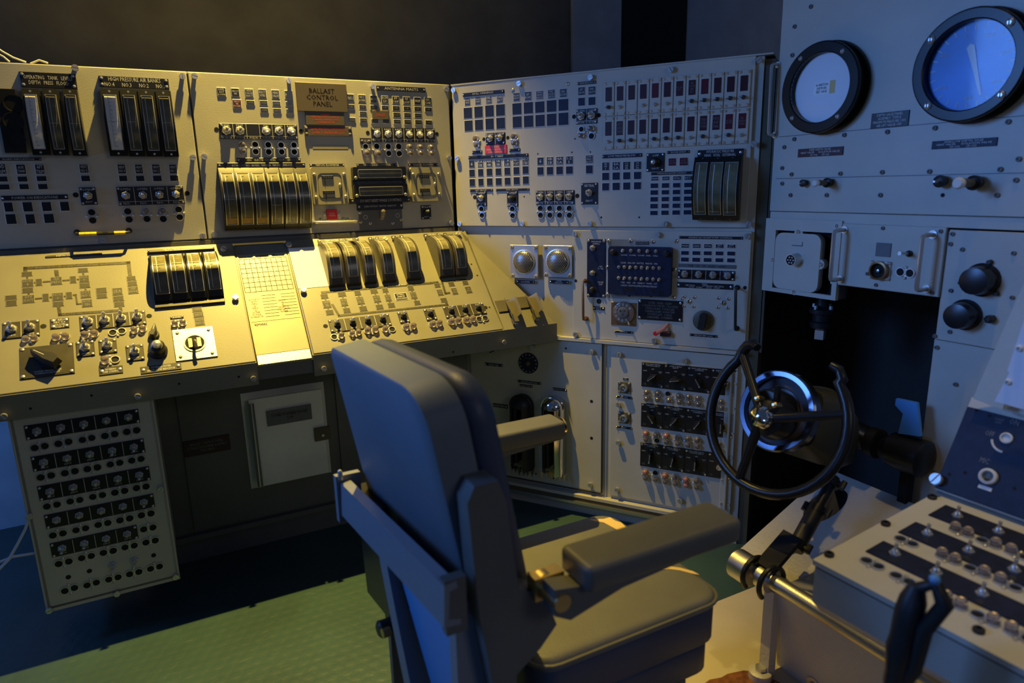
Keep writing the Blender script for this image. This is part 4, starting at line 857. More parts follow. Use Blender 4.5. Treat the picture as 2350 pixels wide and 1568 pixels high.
for i,(xc,yt,yb,mk) in enumerate(((525,468,1030,'rubber'),(765,478,1070,'chrome'))):
    a,bt_=p.m(xc,yt); _,bb_=p.m(xc,yb); R=.054; Dp=.075; q=MB(); rg=random.Random(i+2)
    n=13; hgt=bt_-bb_
    # stadium hood: rounded top, straight sides, open broken foot, thin wall
    def hood(sc,dz,m,inn):
        rings=[]
        for k in range(7):
            e=math.sin(PI/2*k/6); dpt=-Dp*sc*(1-math.cos(PI/2*k/6)) if False else -Dp*sc*k/6
            sh=1-.55*(k/6)**4
            ring=[]
            for j in range(n):
                t=PI*j/(n-1); ring.append((R*sc*sh*math.cos(t),dpt,hgt/2-R+R*sc*sh*math.sin(t)-(.0)))
            foot_=[(-R*sc*sh,dpt,-hgt/2+.016+.012*rg.random()),(R*sc*sh,dpt,-hgt/2+.012*rg.random()+.01)]
            rings.append([foot_[1]]+ring+[foot_[0]])
        v=[x for r in rings for x in r]; w_n=n+2; f=[]
        for k in range(6):
            for j in range(w_n-1): f.append((k*w_n+j,k*w_n+j+1,(k+1)*w_n+j+1,(k+1)*w_n+j))
        # crown closing the top of the hood only
        base=6*w_n; f.append(tuple(range(base+1,base+1+n)))
        q.add(v,f,m)
    hood(1,0,mk,0); hood(.92,0,'black_matte' if i==0 else 'bronze',1)
    o=p.part('handset_holder',q.build('handset_holder',ang=50),a,(bt_+bb_)/2,label=('blackened holder, broken open','chrome holder, broken open')[i])
    child('holder_band',MB().tube([((R+.001)*math.cos(PI*k/12),-.035,hgt/2-R+(R+.001)*math.sin(PI*k/12)) for k in range(13)],.003,mk,6).build('holder_band'),o)
    child('inner_channel',MB().box(-.008,.034,-.014,0,-hgt/2+.03,hgt/2-.07,'grey_plate').box(-.040,-.010,-.06,0,-hgt/2+.05,hgt/2-.055,'rubber').build('inner_channel'),o)
    q=MB(); 
    for k in range(6):
        x=-R+2*R*k/5; q.add([(x-.008,-.02-.03*rg.random(),-hgt/2+.02),(x+.008,-.02-.03*rg.random(),-hgt/2+.02),(x+.003,-.03-.02*rg.random(),-hgt/2-.008-.012*rg.random()),(x,-.005,-hgt/2+.01)],[(0,1,2),(0,2,3),(1,3,2),(0,3,1)],'foam' if i else 'olive')
    child('broken_edge',q.build('broken_edge'),o,label='torn yellow packing' if i else None)
# ---- depth switch panel
p=rwall('depth_switch_panel','lower right wall panel with three rows of black rotary switches and clear lamp caps','control panel',.0,CH)
a0=p.m(1178,700)[0]; a1=RW-.030; bT=p.m(1200,108)[1]; bB=p.m(1200,1235)[1]
p.slab(a0,bB,a1,bT,d=.012)
for x,y in ((1243,180),(1735,225),(1238,553),(1237,838),(1228,1192),(1700,1275)): p.bolt(x,y)
for r,(q,rots) in enumerate((((1415,228,2112,490),(.9,1.4,-.5,.8)),((1411,535,2100,808),(-.6,.7,.6,.0)),((1405,830,2082,1118),(.1,.2,.05,9)))):
    a,b,w1,h1=p.rect(*q); n_=4
    for i in range(n_):
        cw=w1/n_; x=a-w1/2+cw*(i+.5)
        o=p.part('rotary_switch_plate',cached(('rsp',round(cw,3),round(h1,3)),lambda:MB().cbox(cw-.0015,h1,.004,'black').lathe([(.0045,0),(.0045,-.003)],7,'steel',x=-cw/2+.008,z=h1/2-.008,y=-.004).lathe([(.0045,0),(.0045,-.003)],7,'steel',x=cw/2-.008,z=-h1/2+.008,y=-.004).build('rotary_switch_plate')),x,b)
        p.text(['FWD FWPS DEPTH\nCONTROL INPUT','FWPS DEPTH\nINPUT','FWPS SAFE DEPTH\nCONTROL','DEPTH SENSOR\nCONTROL'][(i+r)%4],o,cw*.75,h1*.12,.004,b=h1*.40)
        p.text('OFF',o,cw*.14,h1*.06,.004,b=h1*.24); p.text('SPARE',o,cw*.2,h1*.05,.004,a=-cw*.34,b=h1*.16); p.text('AUTO\nSET',o,cw*.2,h1*.09,.004,a=cw*.34,b=h1*.14)
        p.text('FUSE\n3 AMP',o,cw*.2,h1*.10,.004,'grey_print',a=-cw*.34,b=-h1*.38); p.text('FUSE\n1 AMP',o,cw*.2,h1*.10,.004,'grey_print',a=cw*.34,b=-h1*.38)
        if rots[i]<5:
            k_=p.knob(0,-h1*.08,.024,.026,m='rubber',kind='pointer',rot=rots[i],par=o,off=.004); child('index_line',cached('il',lambda:MB().box(-.0012,.0012,-.0012,0,-.018,.018,'steel').lathe([(.0035,0),(.0035,-.002)],8,'steel',z=-.015).build('index_line')),o,(0,-.0305,-h1*.08),(0,rots[i],0))
        else: child('bushing',MB().lathe([(.012,0),(.012,-.006),(.008,-.006),(.008,-.002)],14,'steel').build('bushing'),o,(0,-.004,-h1*.05))
for a,b,k in (((1455,455),(1455,502),'ll'),((1537,462),(1537,508),'ll'),((1612,470),(1622,515),'hl'),((1695,482),(1700,527),'ll'),((1768,490),(1772,534),'ll'),((1838,500),(1840,545),'ll'),((1950,520),(1953,565),'ll'),((2012,528),(2015,573),'ll'),((1447,762),(1450,805),'rl'),((1525,775),(1530,820),'lh'),((1600,780),(1603,825),'rl'),((1685,795),(1688,838),'ll'),((1762,803),(1765,848),'ll'),((1833,812),(1835,858),'ll'),((2000,843),(2003,887),'ll'),((1443,1052),(1447,1095),'rl'),((1518,1062),(1520,1105),'hl'),((1590,1078),(1595,1122),'rl'),((1668,1090),(1670,1135),'ll'),((1747,1108),(1750,1150),'rr'),((1828,1118),(1830,1163),'ll')): p.lamps(a,b,k)
for yy,(t1,t2) in ((425,('CH7 OUT','SPKR MUTE')),(652,('EMERG','BACKUP'))):
    a,b,w1,h1=p.rect(1238,yy-50,1330,yy+46); o=p.part('coaxial_socket',MB().cbox(w1,h1,.004,'olive').lathe([(.018,-.004),(.018,-.014),(.015,-.022),(.011,-.022),(.011,-.008)],18,'brushed').lathe([(.004,-.004),(.004,-.020),(.001,-.021)],8,'steel').build('coaxial_socket'),a,b)
    for sx in (-1,1):
        for sz in (-1,1): child('socket_screw',SCREW(),o,(sx*w1*.4,-.004,sz*h1*.4),scale=(.8,.8,.8))
    p.plate(1222,yy+55,1342,yy+88,'plate',t1+'\n'+t2)
p.plate(1275,346,1312,370,'plate','IN',screws=False)
h0=p.m(2150,560)[1]; x_=a1-.012
p.part('piano_hinge',MB().tube([(0,-.010,-.30),(0,-.010,.30)],.0045,'steel',8).cbox(.046,.60,.004,'paint').build('piano_hinge'),x_-.01,bB+.335,0)
for k in range(6):
    for sx in (-1,1): p.part('hinge_rivet',cached('riv',lambda:MB().lathe([(.0055,0),(.0045,-.003),(.002,-.004)],8,'steel').build('hinge_rivet')),x_-.01+sx*.016,bB+.06+k*.105,.004)
# ================================================================ depth gauge wall (G)
GC=Panel('depth_gauge_panel','tall blue-lit panel with two big round black rimmed depth gauges','gauge panel',PG,UG,crop=CI)
p=GC
p.slab(.0,1.386,1.5,2.95,d=.015)
p.slab(.0,1.350,1.5,1.384,d=.012,name='lower_flange',off=-.004)
q=MB().box(.0,1.5,.016,.5,1.352,2.95,'paint_dark'); p.part('cabinet_shell',q.build('cabinet_shell'),0,0)
for z_ in (p.m(620,945)[1],p.m(620,1275)[1]): p.part('seam_groove',MB().box(-.0,1.4,-.0012,0,-.001,.001,'grey_plate').build('seam_groove'),.02,z_)
def bnut(P,x,y,k=1.0,m='paint_dark'):
    a,b=P.m(x,y); P.part('cap_screw',cached(('cap',m),lambda:MB().lathe([(.0075,0),(.0075,-.005),(.006,-.0065),(.0035,-.0065),(.0035,-.003)],10,m).build('cap_screw')),a,b,0,scale=(k,k,k))
for x,y in ((382,48),(265,192),(248,398),(622,972),(262,1002),(190,1060),(932,950),(1275,922),(1802,877),(175,1210),(242,1255),(594,1250),(895,1240),(1235,1235),(1745,1220),(175,1322),(235,1405),(495,1405),(882,1405),(1722,1405),(1878,1145),(1858,1297)): bnut(p,x,y,.95)
p.hole(1328,1405,.006)
def gauge(x,y,yt,rimw,off,face,kind,lab):
    a,b=p.m(x,y,off); R=abs(p.m(x,yt,off)[1]-b); ri=R*rimw
    pr=[(R*1.03,0),(R*1.03,-.008),(R*.94,-.010),(R*.94,-off+.012),(R,-off+.008),(R,-off),(R*.97,-off-.003),(ri*1.03,-off-.003),(ri,-off+.001),(ri*.99,-.02)]
    o=p.part('depth_gauge',MB().lathe(pr,56,'gauge_frame').build('depth_gauge',ang=25),a,b,label=lab)
    child('dial_face',MB().lathe([(ri,-off*.55),(ri*.999,-off*.56)],48,face).build('dial_face'),o)
    child('glass_cover',MB().lathe([(ri,-off+.004),(ri*.999,-off+.003)],48,'glass').build('glass_cover'),o)
    return o,ri,off,R
o,ri,of,R=gauge(435,632,300,.76,.05,'dial_white','w','depth gauge covered with white paper')
for t in (.9,2.2,3.9,5.4): child('bezel_screw',SCREW(),o,(R*.88*math.cos(t),-of-.003,R*.88*math.sin(t)),scale=(1.3,1.3,1.3))
t_=child('paper_tag',MB().cbox(.058,.040,.001,'paper').build('paper_tag'),o,(-.004,-of*.56,.0)); p.text('N. WESTON\nDEPTH IN\nFEET GAGE',o,.05,.034,of*.56+.0012,'engraved',a=-.004)
child('tape_piece',MB().cbox(.02,.040,.0008,'foam').build('tape_piece'),o,(.034,-of*.56,.0))
o,ri,of,R=gauge(1500,472,62,.79,.055,'dial_blue_reflect','b','large depth gauge with a blue screen reflection put into its dial colour')
for t in (.75,2.45,3.95,5.55): child('bezel_screw',SCREW(),o,(R*.89*math.cos(t),-of-.003,R*.89*math.sin(t)),scale=(1.8,1.8,1.8))
q=MB(); 
q.add([(-.006,-.002,0),(.006,-.002,0),(.010,-.002,ri*.55),(0,-.002,ri*.62),(-.010,-.002,ri*.55),(-.003,-.002,-ri*.62),(.003,-.002,-ri*.62)],[(0,1,2,3,4),(0,5,6,1)],'dial_white'); child('gauge_needle',q.build('gauge_needle'),o,(.012,-of*.57,-.01),(0,-.30,0))
for i in range(24):
    t=2*PI*i/24; child('dial_mark',cached('dk',lambda:MB().box(-.0012,.0012,-.0008,0,-.008,.008,'white_print').build('dial_mark')),o,(ri*.88*math.sin(t),-of*.56,ri*.88*math.cos(t)),(0,t,0))
for t,s_ in ((.5,'100'),(1.3,'200'),(2.2,'300'),(3.1,'400'),(4.1,'500'),(5.2,'600'),(6.0,'0')): p.text(s_,o,.026,.011,of*.56+.0008,'white_print',ri*.72*math.sin(t),ri*.72*math.cos(t))
def gstrip(x0,y0,x1,y1,hh,m,txt,**k): p.plate(x0,y0,x1,y1+hh,m,txt,**k)
gstrip(820,820,1082,790,115,'plate','DEPTH GAGE PANEL\nASSEMBLY  TYPE II\nMAXIMUM PRESSURE 1000\nAIR LIFT VALVE OFF',screws=False,fit=.86)
gstrip(290,1075,612,1050,66,'maroon','DEEP DEPTH GAGE\nVENT VALVE      ISOLATION VALVE\nCP-194      CP-165',screws=False)
gstrip(1255,1018,1720,978,72,'navy','SHALLOW DEPTH GAGE\nVENT VALVE      ISOLATION VALVE\nCP-196      CP-155',screws=False)
p.handle(97,462,75,972,out=.035,r=.006,m='steel')
for i,(x,y,k) in enumerate(((345,1318,.8),(525,1315,1.),(1340,1305,1.1),(1590,1315,1.3))):
    a,b=p.m(x,y,.0); q=MB().lathe([(.011,0),(.011,-.012),(.016,-.014),(.016,-.026),(.008,-.03)],12,'rubber' if i%2==0 else 'black'); 
    if i%2: q.tube([(0,-.028,0),(0,-.05,0),(0,-.075,.002)],[.008,.009,.010],'olive',10).lathe([(.012,-.075),(.013,-.082),(.009,-.088)],12,'rim')
    else: q.tube([(0,-.028,0),(0,-.05,0)],[.004,.003],'steel',7)
    p.part('needle_valve',q.build('needle_valve'),a,b,scale=(k,k,k))
# ---- hanging connector box and drawer
p=Panel('connector_box','pale box hanging left below the gauges with a square cover and multi-pin socket','junction box',PG,UG,crop=CJ)
a0,b0=p.m(72,145); a1,b1=p.m(635,820)
b1=p.m(635,820)[1]; i0,j0=p.m(150,242); i1,j1=p.m(600,770)
q=MB()
for x0,x1,z0,z1 in ((a0,i0,b1,b0),(i1,a1,b1,b0),(i0,i1,j0,b0),(i0,i1,b1,j1-.004)): q.box(x0,x1,-.004,.012,z0,z1,'paint')
q.box(a0,a1,.05,.06,b1,b0,'black_matte').box(a0,a0+.004,.012,.06,b1,b0,'paint_dark').box(a1-.004,a1,.012,.06,b1,b0,'paint_dark').box(a0,a1,.012,.06,b1,b1+.004,'paint_dark')
p.part('box_frame',q.build('box_frame'),0,0)
a,b=p.m(315,505,.0); HW=abs(p.m(500,505,.0)[0]-p.m(130,505,.0)[0])/2; HH=abs(p.m(315,272)[1]-p.m(315,740)[1])/2; P=rrect(HW,HH,.03,5)
q=MB().prism(P,.02,-.004,'paint'); 
for dx,dz in ((0,HH),(0,-HH),(-HW,0),(HW,0)): q.prism([(dx+.018*math.cos(t),dz+.018*math.sin(t)) for t in [2*PI*k/12 for k in range(12)]],.02,-.002,'paint')
o=p.part('square_cover',q.build('square_cover'),a,b,.0)
for dx,dz in ((0,HH+.006),(0,-HH-.006),(-HW-.006,0),(HW+.006,0)): child('cover_screw',SCREW(),o,(dx,-.003,dz),scale=(1.2,1.2,1.2))
child('groove_mark',MB().box(-.022,.022,-.0045,-.004,.058,.060,'engraved').box(.020,.022,-.0045,-.004,.060,.074,'engraved').build('groove_mark'),o)
q=MB().lathe([(.024,0),(.022,-.006),(.020,-.034),(.0185,-.034),(.018,-.028)],20,'brushed').lathe([(.018,-.027),(.018,-.029)],20,'black_matte')
for k in range(7): t=2*PI*k/6; rr_=0 if k==6 else .011; q.lathe([(.0028,-.028),(.0028,-.034)],7,'rim',x=rr_*math.cos(t),z=rr_*math.sin(t))
child('multi_pin_socket',q.build('multi_pin_socket'),o,(.002,-.004,.01))
for x,y in ((107,185),(232,190)): p.hole(x,y,.004)
p=Panel('drawer_unit','pale drawer front with two upright chrome handles and a round socket below the gauges','drawer',PG,UG,crop=CJ)
a0,b0=p.m(622,185); a1,b1=p.m(1462,792); a1=p.m(1530,300)[0]
p.slab(a0+.003,b1,a1,b0,d=.014,c=.002); q=MB().box(a0+.01,a1-.005,.012,.35,b1+.01,b0,'paint_dark'); p.part('drawer_body',q.build('drawer_body'),0,0)
p.handle(622,248,588,655,out=.055,r=.007,m='steel'); p.handle(1345,288,1292,738,out=.055,r=.007,m='steel')
p.plate(970,345,1082,465,'grey_plate','',screws=False,name='blank_plate')
a,b,w1,h1=p.rect(935,490,1078,655); q=MB().cbox(w1,h1,.006,'steel').lathe([(.030,-.006),(.030,-.020),(.024,-.022),(.023,-.008)],20,'bronze').lathe([(.023,-.007),(.023,-.009)],20,'black_matte').lathe([(.006,-.008),(.005,-.02),(.001,-.021)],8,'steel'); o=p.part('round_socket',q.build('round_socket'),a,b,.0)
for sx in (-1,1):
    for sz in (-1,1): child('socket_screw',SCREW(),o,(sx*w1*.42,-.006,sz*h1*.42))
a,b=p.m(1240,435); p.part('toggle_lever',MB().lathe([(.010,0),(.010,-.008),(.006,-.012)],8,'rubber').tube([(0,-.01,0),(0,-.04,.004),(0,-.055,.004)],[.004,.005,.006],'brushed',8).build('toggle_lever'),a,b)
p.lamps((1168,585),(1245,595),'hh')
for x,y in ((1022,228),(1495,253),(648,210),(965,692),(895,600),(1425,755)): bnut(p,x,y,.8)
# ---- column at the right
p=Panel('side_column_panel','blue-lit column panel right of the drawer with two dark round knobs','control panel',PG,UG,crop=CJ)
cl=.640
zz=[p.m(1455,150)[1]] ; zA=1.345; zB=p.m(1425,1135)[1]; zC=p.m(1385,1500)[1]
p.slab(cl,zB+.002,1.30,zA,d=.012); p.slab(cl-.006,.60,1.30,zB,d=.010,name='middle_plate',off=-.002); p.slab(cl-.012,.02,1.30,.598,d=.008,name='lower_plate',off=.0)
q=MB().box(cl-.008,1.3,.012,.5,.02,1.34,'paint'); p.part('column_shell',q.build('column_shell'),0,0)
for x,y,r in ((1790,650,.040),(1650,935,.038)):
    a,b=p.m(x+45,y); q=MB().lathe([(r*1.2,0),(r*1.2,-.004),(r*1.02,-.008),(r*1.02,-.03),(r,-.034),(r*.93,-.052),(r*.5,-.056)],22,'black'); o=p.part('round_knob',q.build('round_knob'),a,b)
    if r>.039:
        for t in (1.3,3.4,5.6): child('clamp_lug',MB().lathe([(.007,0),(.006,-.014)],8,'rubber').build('clamp_lug'),o,(r*1.35*math.cos(t),0,r*1.35*math.sin(t)))
a,b=p.m(1912,968); p.part('star_knob',MB().lathe([(.012,0),(.012,-.02),(.006,-.024)],6,'rubber').build('star_knob'),a,b)
for x,y in ((1592,275),(1575,357),(1672,402),(2092,432),(1578,738),(2080,795),(1570,1075),(1448,1110),(1462,1203),(1615,1505)): bnut(p,x,y,.85)
# ---- dark recess behind the helm
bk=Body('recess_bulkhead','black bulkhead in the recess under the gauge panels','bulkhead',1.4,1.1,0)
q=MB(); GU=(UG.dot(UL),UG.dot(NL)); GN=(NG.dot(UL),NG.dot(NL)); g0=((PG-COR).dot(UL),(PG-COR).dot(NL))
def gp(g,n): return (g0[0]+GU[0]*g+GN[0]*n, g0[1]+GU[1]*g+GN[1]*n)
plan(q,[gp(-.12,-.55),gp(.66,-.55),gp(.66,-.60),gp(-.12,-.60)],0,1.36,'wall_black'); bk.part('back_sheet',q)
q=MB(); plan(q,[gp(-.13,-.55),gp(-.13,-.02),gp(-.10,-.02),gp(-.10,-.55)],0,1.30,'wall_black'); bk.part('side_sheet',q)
pf=Body('pipe_fitting','dark hanging pipe fitting with a square nut under the connector box','pipe fitting',1.0,1.3,.8)
c=hit(1884,745,PG-NG*.12,NG); cu,cv,cz=uvz(c)
q=MB().lathe([(.022,0),(.022,-.06),(.045,-.07),(.045,-.085),(.032,-.09),(.032,-.115),(.038,-.12),(.038,-.14),(.018,-.15)],18,'black',axis=(0,0,1),org=(cu,-cv,cz+.13)); pf.part('fitting_body',q)
q=MB().lathe([(.022,0),(.022,-.035)],4,'steel',axis=(0,0,1),org=(cu,-cv,cz-.02),tw=.4); pf.part('square_nut',q)
q=MB(); 
for t in (0,1.57,3.14,4.71): q.lathe([(.007,0),(.007,-.02)],6,'steel',axis=(0,0,1),org=(cu+.036*math.cos(t),-cv+.036*math.sin(t),cz+.075))
pf.part('flange_bolt',q)
# ================================================================ chair
ch=Body('helmsman_chair','grey padded armchair with a blue-lit back facing the camera and a worn split seat','chair',-.42,1.585,.02)
v0,v1=1.345,1.825
def rings(pts,sec,m): return MB().loft(pts,m)
def pad(u0,u1,va,vb,z0,z1,r,er,m):            # cushion: rounded plan, rounded edges
    cu,cv=(u0+u1)/2,(va+vb)/2; A,B=(u1-u0)/2,(vb-va)/2; R_=[]
    for k in range(9):
        t=-PI/2+PI*k/8; ins=er*(1-math.cos(t)); z=(z0+er) if t<0 else (z1-er); z+=er*math.sin(t)
        R_.append([(x,-y,z) for x,y in rrect(A-ins,B-ins,max(r-ins,.004),5,cu,cv)])
    return MB().loft(R_,m)
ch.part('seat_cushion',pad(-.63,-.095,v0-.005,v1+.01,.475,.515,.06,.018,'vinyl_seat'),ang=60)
ch.part('shaded_cushion_side',pad(-.63,-.097,v0-.003,v1+.008,.385,.492,.06,.014,'vinyl_dark'),ang=60)  # dark vinyl puts the unlit side's shade into the colour
q=MB().tube([(x,-y,.500) for x,y in rrect(.268,.250,.06,5,-.3625,1.5875)],.0055,'vinyl_arm',6,closed=True); ch.part('seat_piping',q)
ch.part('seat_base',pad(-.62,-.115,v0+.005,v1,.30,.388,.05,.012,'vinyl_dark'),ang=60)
def patch(pts,z,m='foam'):
    q=MB(); P=[atZ(x,y,z) for x,y in pts]; plan(q,[(a,b) for a,b,c in P],z-.004,z+.0012,m); return q
ch.part('torn_patch',patch([(1353,1193),(1385,1192),(1400,1188),(1412,1196),(1425,1200),(1438,1212),(1428,1222),(1415,1216),(1400,1208),(1385,1200),(1366,1197)],.515),label='yellow foam showing through a split')
ch.part('torn_patch',patch([(1512,1305),(1530,1300),(1560,1304),(1590,1312),(1605,1320),(1590,1318),(1560,1310),(1535,1307),(1515,1310)],.515),label='yellow foam showing through a split')
# back: shell behind, cushion in front; leaning back
def lean(w_,t,v): # w_ along the back from z=.50 up, t forward thickness
    ax=V3((-.085,.49)) ; L=math.hypot(.085,.49); d=(-.171,.985); nx=(.985,.171)
    return (-.735+d[0]*w_+nx[0]*t, -v, .50+d[1]*w_+nx[1]*t)
H0,H1=.0,.655
def outline(va,vb,h0,h1,r,ins=0):
    o=[]; A,B=(vb-va)/2-ins,(h1-h0)/2-ins
    for k,(sx,sz) in enumerate(((1,1),(-1,1),(-1,-1),(1,-1))):
        rr=max((r if sx>0 else r*.38)-ins,.006)
        for i in range(8): q=PI/2*k+PI/2*i/7; o.append(((va+vb)/2+sx*(A-rr)+rr*math.cos(q),(h0+h1)/2+sz*(B-rr)+rr*math.sin(q)))
    return o
def shear(mb): mb.v=[(x-(y+1.82)*.11,y,z) for x,y,z in mb.v]; return mb
def backslab(va,vb,h0,h1,r,t0,t1,er,m):
    R_=[]
    for t,ins in ((t0,er*.5),(t0+er*.4,0),(t1-er,0),(t1-er*.3,er*.3),(t1,er)): R_.append([lean(y,t,x) for x,y in outline(va,vb,h0,h1,r,ins)])
    return shear(MB().loft(R_,m))
ch.part('back_shell',backslab(v0,v1,.10,H1,.085,.0,.078,.006,'cloth_blue_lit'),ang=40,label='stiff grey back shell tinted with blue light')
ch.part('back_cushion',backslab(v0+.008,v1-.002,.0,H1-.01,.09,.078,.145,.03,'vinyl_dark'),ang=60)
# side brackets
BR=[(-.790,.950),(-.775,.980),(-.728,.980),(-.712,.935),(-.700,.82),(-.69,.748),(-.632,.712),(-.607,.64),(-.645,.60),(-.70,.56),(-.705,.43),(-.735,.43),(-.775,.72)]
for va,vb in ((1.822,1.882),(1.290,1.350)): q=MB(); side(q,BR,va,vb,'chair_metal'); ch.part('side_bracket',q)
# rail across the rear of the back
q=MB()
A=[(-.868,.832),(-.845,.836),(-.842,.822),(-.858,.818),(-.862,.762),(-.838,.756),(-.840,.745),(-.872,.748)]
side(q,[(x+.018,z-.028) for x,z in A],1.345,1.885,'chair_blue_lit'); ch.part('rear_rail',shear(q))
q=MB(); ub(q,-.842,-.80,1.862,1.884,.70,.812,'chair_metal'); ch.part('rail_end',q)
q=MB(); ub(q,-.86,-.80,1.338,1.356,.70,.822,'chair_blue_lit'); ch.part('rail_end',shear(q))
q=MB().lathe([(.006,0),(.006,.02),(.003,.024)],8,'steel',axis=(0,0,1),org=(-.85,-1.36,.815)); ch.part('rail_stud',shear(q))
# lower rear: dark mechanism, blue skirt, legs
q=MB(); side(q,[(-.80,.77),(-.70,.77),(-.70,.46),(-.79,.46)],1.31,1.47,'black'); side(q,[(-.79,.70),(-.72,.70),(-.72,.41),(-.78,.41)],1.40,1.56,'black'); ch.part('lift_mechanism',shear(q),kind='stuff')
q=MB().lathe([(.022,0),(.022,.03),(.016,.035)],12,'rubber',axis=(-1,0,0),org=(-.785,-1.45,.44)).lathe([(.012,0),(.012,.02)],10,'brass',axis=(-1,0,0),org=(-.80,-1.478,.448)); ch.part('pivot_bolt',shear(q))
q=MB(); R_=[]
for k in range(9):
    z=.74-.055*k; vv=1.50+.026*k; R_.append([(-.80+.003*k,-vv,z),(-.80+.003*k,-1.80,z),(-.788+.003*k,-1.80,z),(-.788+.003*k,-vv,z)])
q.loft(R_,'lever_blue'); ch.part('rear_skirt',shear(q),label='bright blue rear skirt')
q=MB(); 
for (a,b) in (((1.455,.72),(1.72,.0)),): 
    n=10; L_=[];
    for k in range(n+1):
        t=k/n; z=.70-.68*t; v=1.47+.26*t**1.15; L_.append([(-.815,-v,z),(-.815,-(v+.045),z),(-.77,-(v+.045),z),(-.77,-v,z)])
    q.loft(L_,'chair_blue_lit')
ch.part('curved_leg',shear(q))
q=MB(); ub(q,-.806,-.70,1.80,1.835,.02,.72,'chair_blue_lit'); ch.part('upright_leg',q)
q=MB(); ub(q,-.806,-.70,1.335,1.36,.02,.46,'chair_metal'); ub(q,-.30,-.20,1.35,1.38,.02,.30,'chair_metal'); ub(q,-.30,-.20,1.79,1.82,.02,.30,'chair_metal'); ub(q,-.80,-.18,1.34,1.37,.02,.05,'chair_metal'); ub(q,-.80,-.18,1.80,1.83,.02,.05,'chair_metal'); ch.part('floor_runner',q)
# arms
def arm(v_in,v_out,lab,torn=False):
    u1=-.215
    ch.part('arm_pad',pad(-.60,u1,v_in,v_out,.762,.815,.016,.012,'vinyl_arm'),ang=60)
    q=MB(); vm=(v_in+v_out)/2
    side(q,[(-.655,.775),(-.60,.765),(u1+.01,.765),(u1,.752),(-.50,.730),(-.62,.700),(-.655,.72)],vm-.022,vm+.022,'chair_metal'); ch.part('arm_support',q)
arm(1.880,1.985,'near'); arm(1.205,1.300,'far')
q=MB().lathe([(.018,0),(.018,.10)],12,'brass',axis=(0,-1,0),org=(-.64,-1.86,.745)).lathe([(.026,0),(.026,.02)],14,'brass',axis=(0,-1,0),org=(-.64,-1.875,.745)); ub(q,-.665,-.60,1.868,1.90,.72,.768,'brass'); ch.part('arm_hinge',q,label='worn brass coloured hinge')
q=MB().lathe([(.018,0),(.018,.09)],12,'chair_metal',axis=(0,1,0),org=(-.64,-1.30,.745)); ub(q,-.70,-.60,1.25,1.32,.70,.76,'chair_metal'); ch.part('arm_hinge',q)
rg=random.Random(4); q=MB(); n=14
R1_=[(-.213,-(1.2525+.050*math.cos(t)*rg.uniform(.8,1)),.79+.028*math.sin(t)*rg.uniform(.8,1.)) for t in [2*PI*k/n for k in range(n)]]; R2_=[(-.205+.006*rg.random(),-(1.2525+.030*math.cos(t)*rg.uniform(.7,1)),.79+.017*math.sin(t)*rg.uniform(.7,1)) for t in [2*PI*k/n for k in range(n)]]
q.loft([R1_,R2_],'foam',cap=False); q.add([R2_[k] for k in range(n)],[tuple(range(n))],'black_matte'); ch.part('torn_end',q,label='torn arm end showing yellow foam')
# ================================================================ helm
hm=Body('helm_column','helm with a black open-topped wheel on a cream painted column','steering wheel',.45,1.58,.02)
nrm=V3((-math.cos(.30)*.985,-.14,math.sin(.30))).normalized()         # local (u,-v,z)
c=atV(1775,962,1.585); WC=V3((c[0],-c[1],c[2])); RWH=.218
e1=nrm.cross(V3((0,0,1))).normalized(); e2=e1.cross(nrm); 
if e2.z<0: e2=-e2
if e1.dot(V3((0,-1,0)))<0: e1=-e1                # e1 points to the near side (+v), e2 up
def wp(x,y,d=0): return WC+e1*x+e2*y+nrm*d
aa=[math.radians(t) for t in range(138,403,8)]
rim=[wp(RWH*math.cos(t),RWH*math.sin(t)) for t in aa]
tl=[wp(-.155,.172,.0),wp(-.140,.196,.004),wp(-.115,.205,.010),wp(-.095,.196,.018)]
tr=[wp(.170,.158,.0),wp(.155,.182,.004),wp(.132,.190,.012)]
q=MB().tube(tl[::-1]+rim+tr,[.012,.0165,.017,.017]+[.0162]*len(rim)+[.015,.014,.010],'gauge_frame',10); hm.part('wheel_rim',q,ang=60)
HC=.055
for (x,y,x2,y2) in ((-.150,.165,-.02,.022),(.205,.070,.028,.006),(-.062,-.208,-.012,-.022)):
    q=MB().tube([wp(x,y,.0),wp(x*.6+x2*.4,y*.6+y2*.4,HC*.35),wp(x2,y2,HC*.9)],[.0145,.0135,.015],'gauge_frame',10); hm.part('wheel_spoke',q,ang=60)
q=MB().lathe([(.060,-.03),(.062,.0),(.052,HC*.8),(.036,HC),(.03,HC+.006)],24,'gauge_frame',axis=nrm,org=WC); hm.part('wheel_hub',q)
q=MB().lathe([(.034,HC),(.034,HC+.012),(.027,HC+.026),(.014,HC+.033),(.001,HC+.035)],24,'chrome',axis=nrm,org=WC); hm.part('hub_cap',q,label='polished hub cap')
for x,y in ((-.03,.05),(.028,.045)):
    q=MB().lathe([(.009,HC*.6),(.009,HC+.008),(.004,HC+.014)],10,'brass',axis=nrm,org=wp(x,y)); hm.part('hub_stud',q)
q=MB().tube([wp(.012,.05,HC*.5),wp(.022,.085,HC*.9),wp(.02,.10,HC)],[.010,.010,.008],'gauge_frame',8); hm.part('thumb_switch',q)
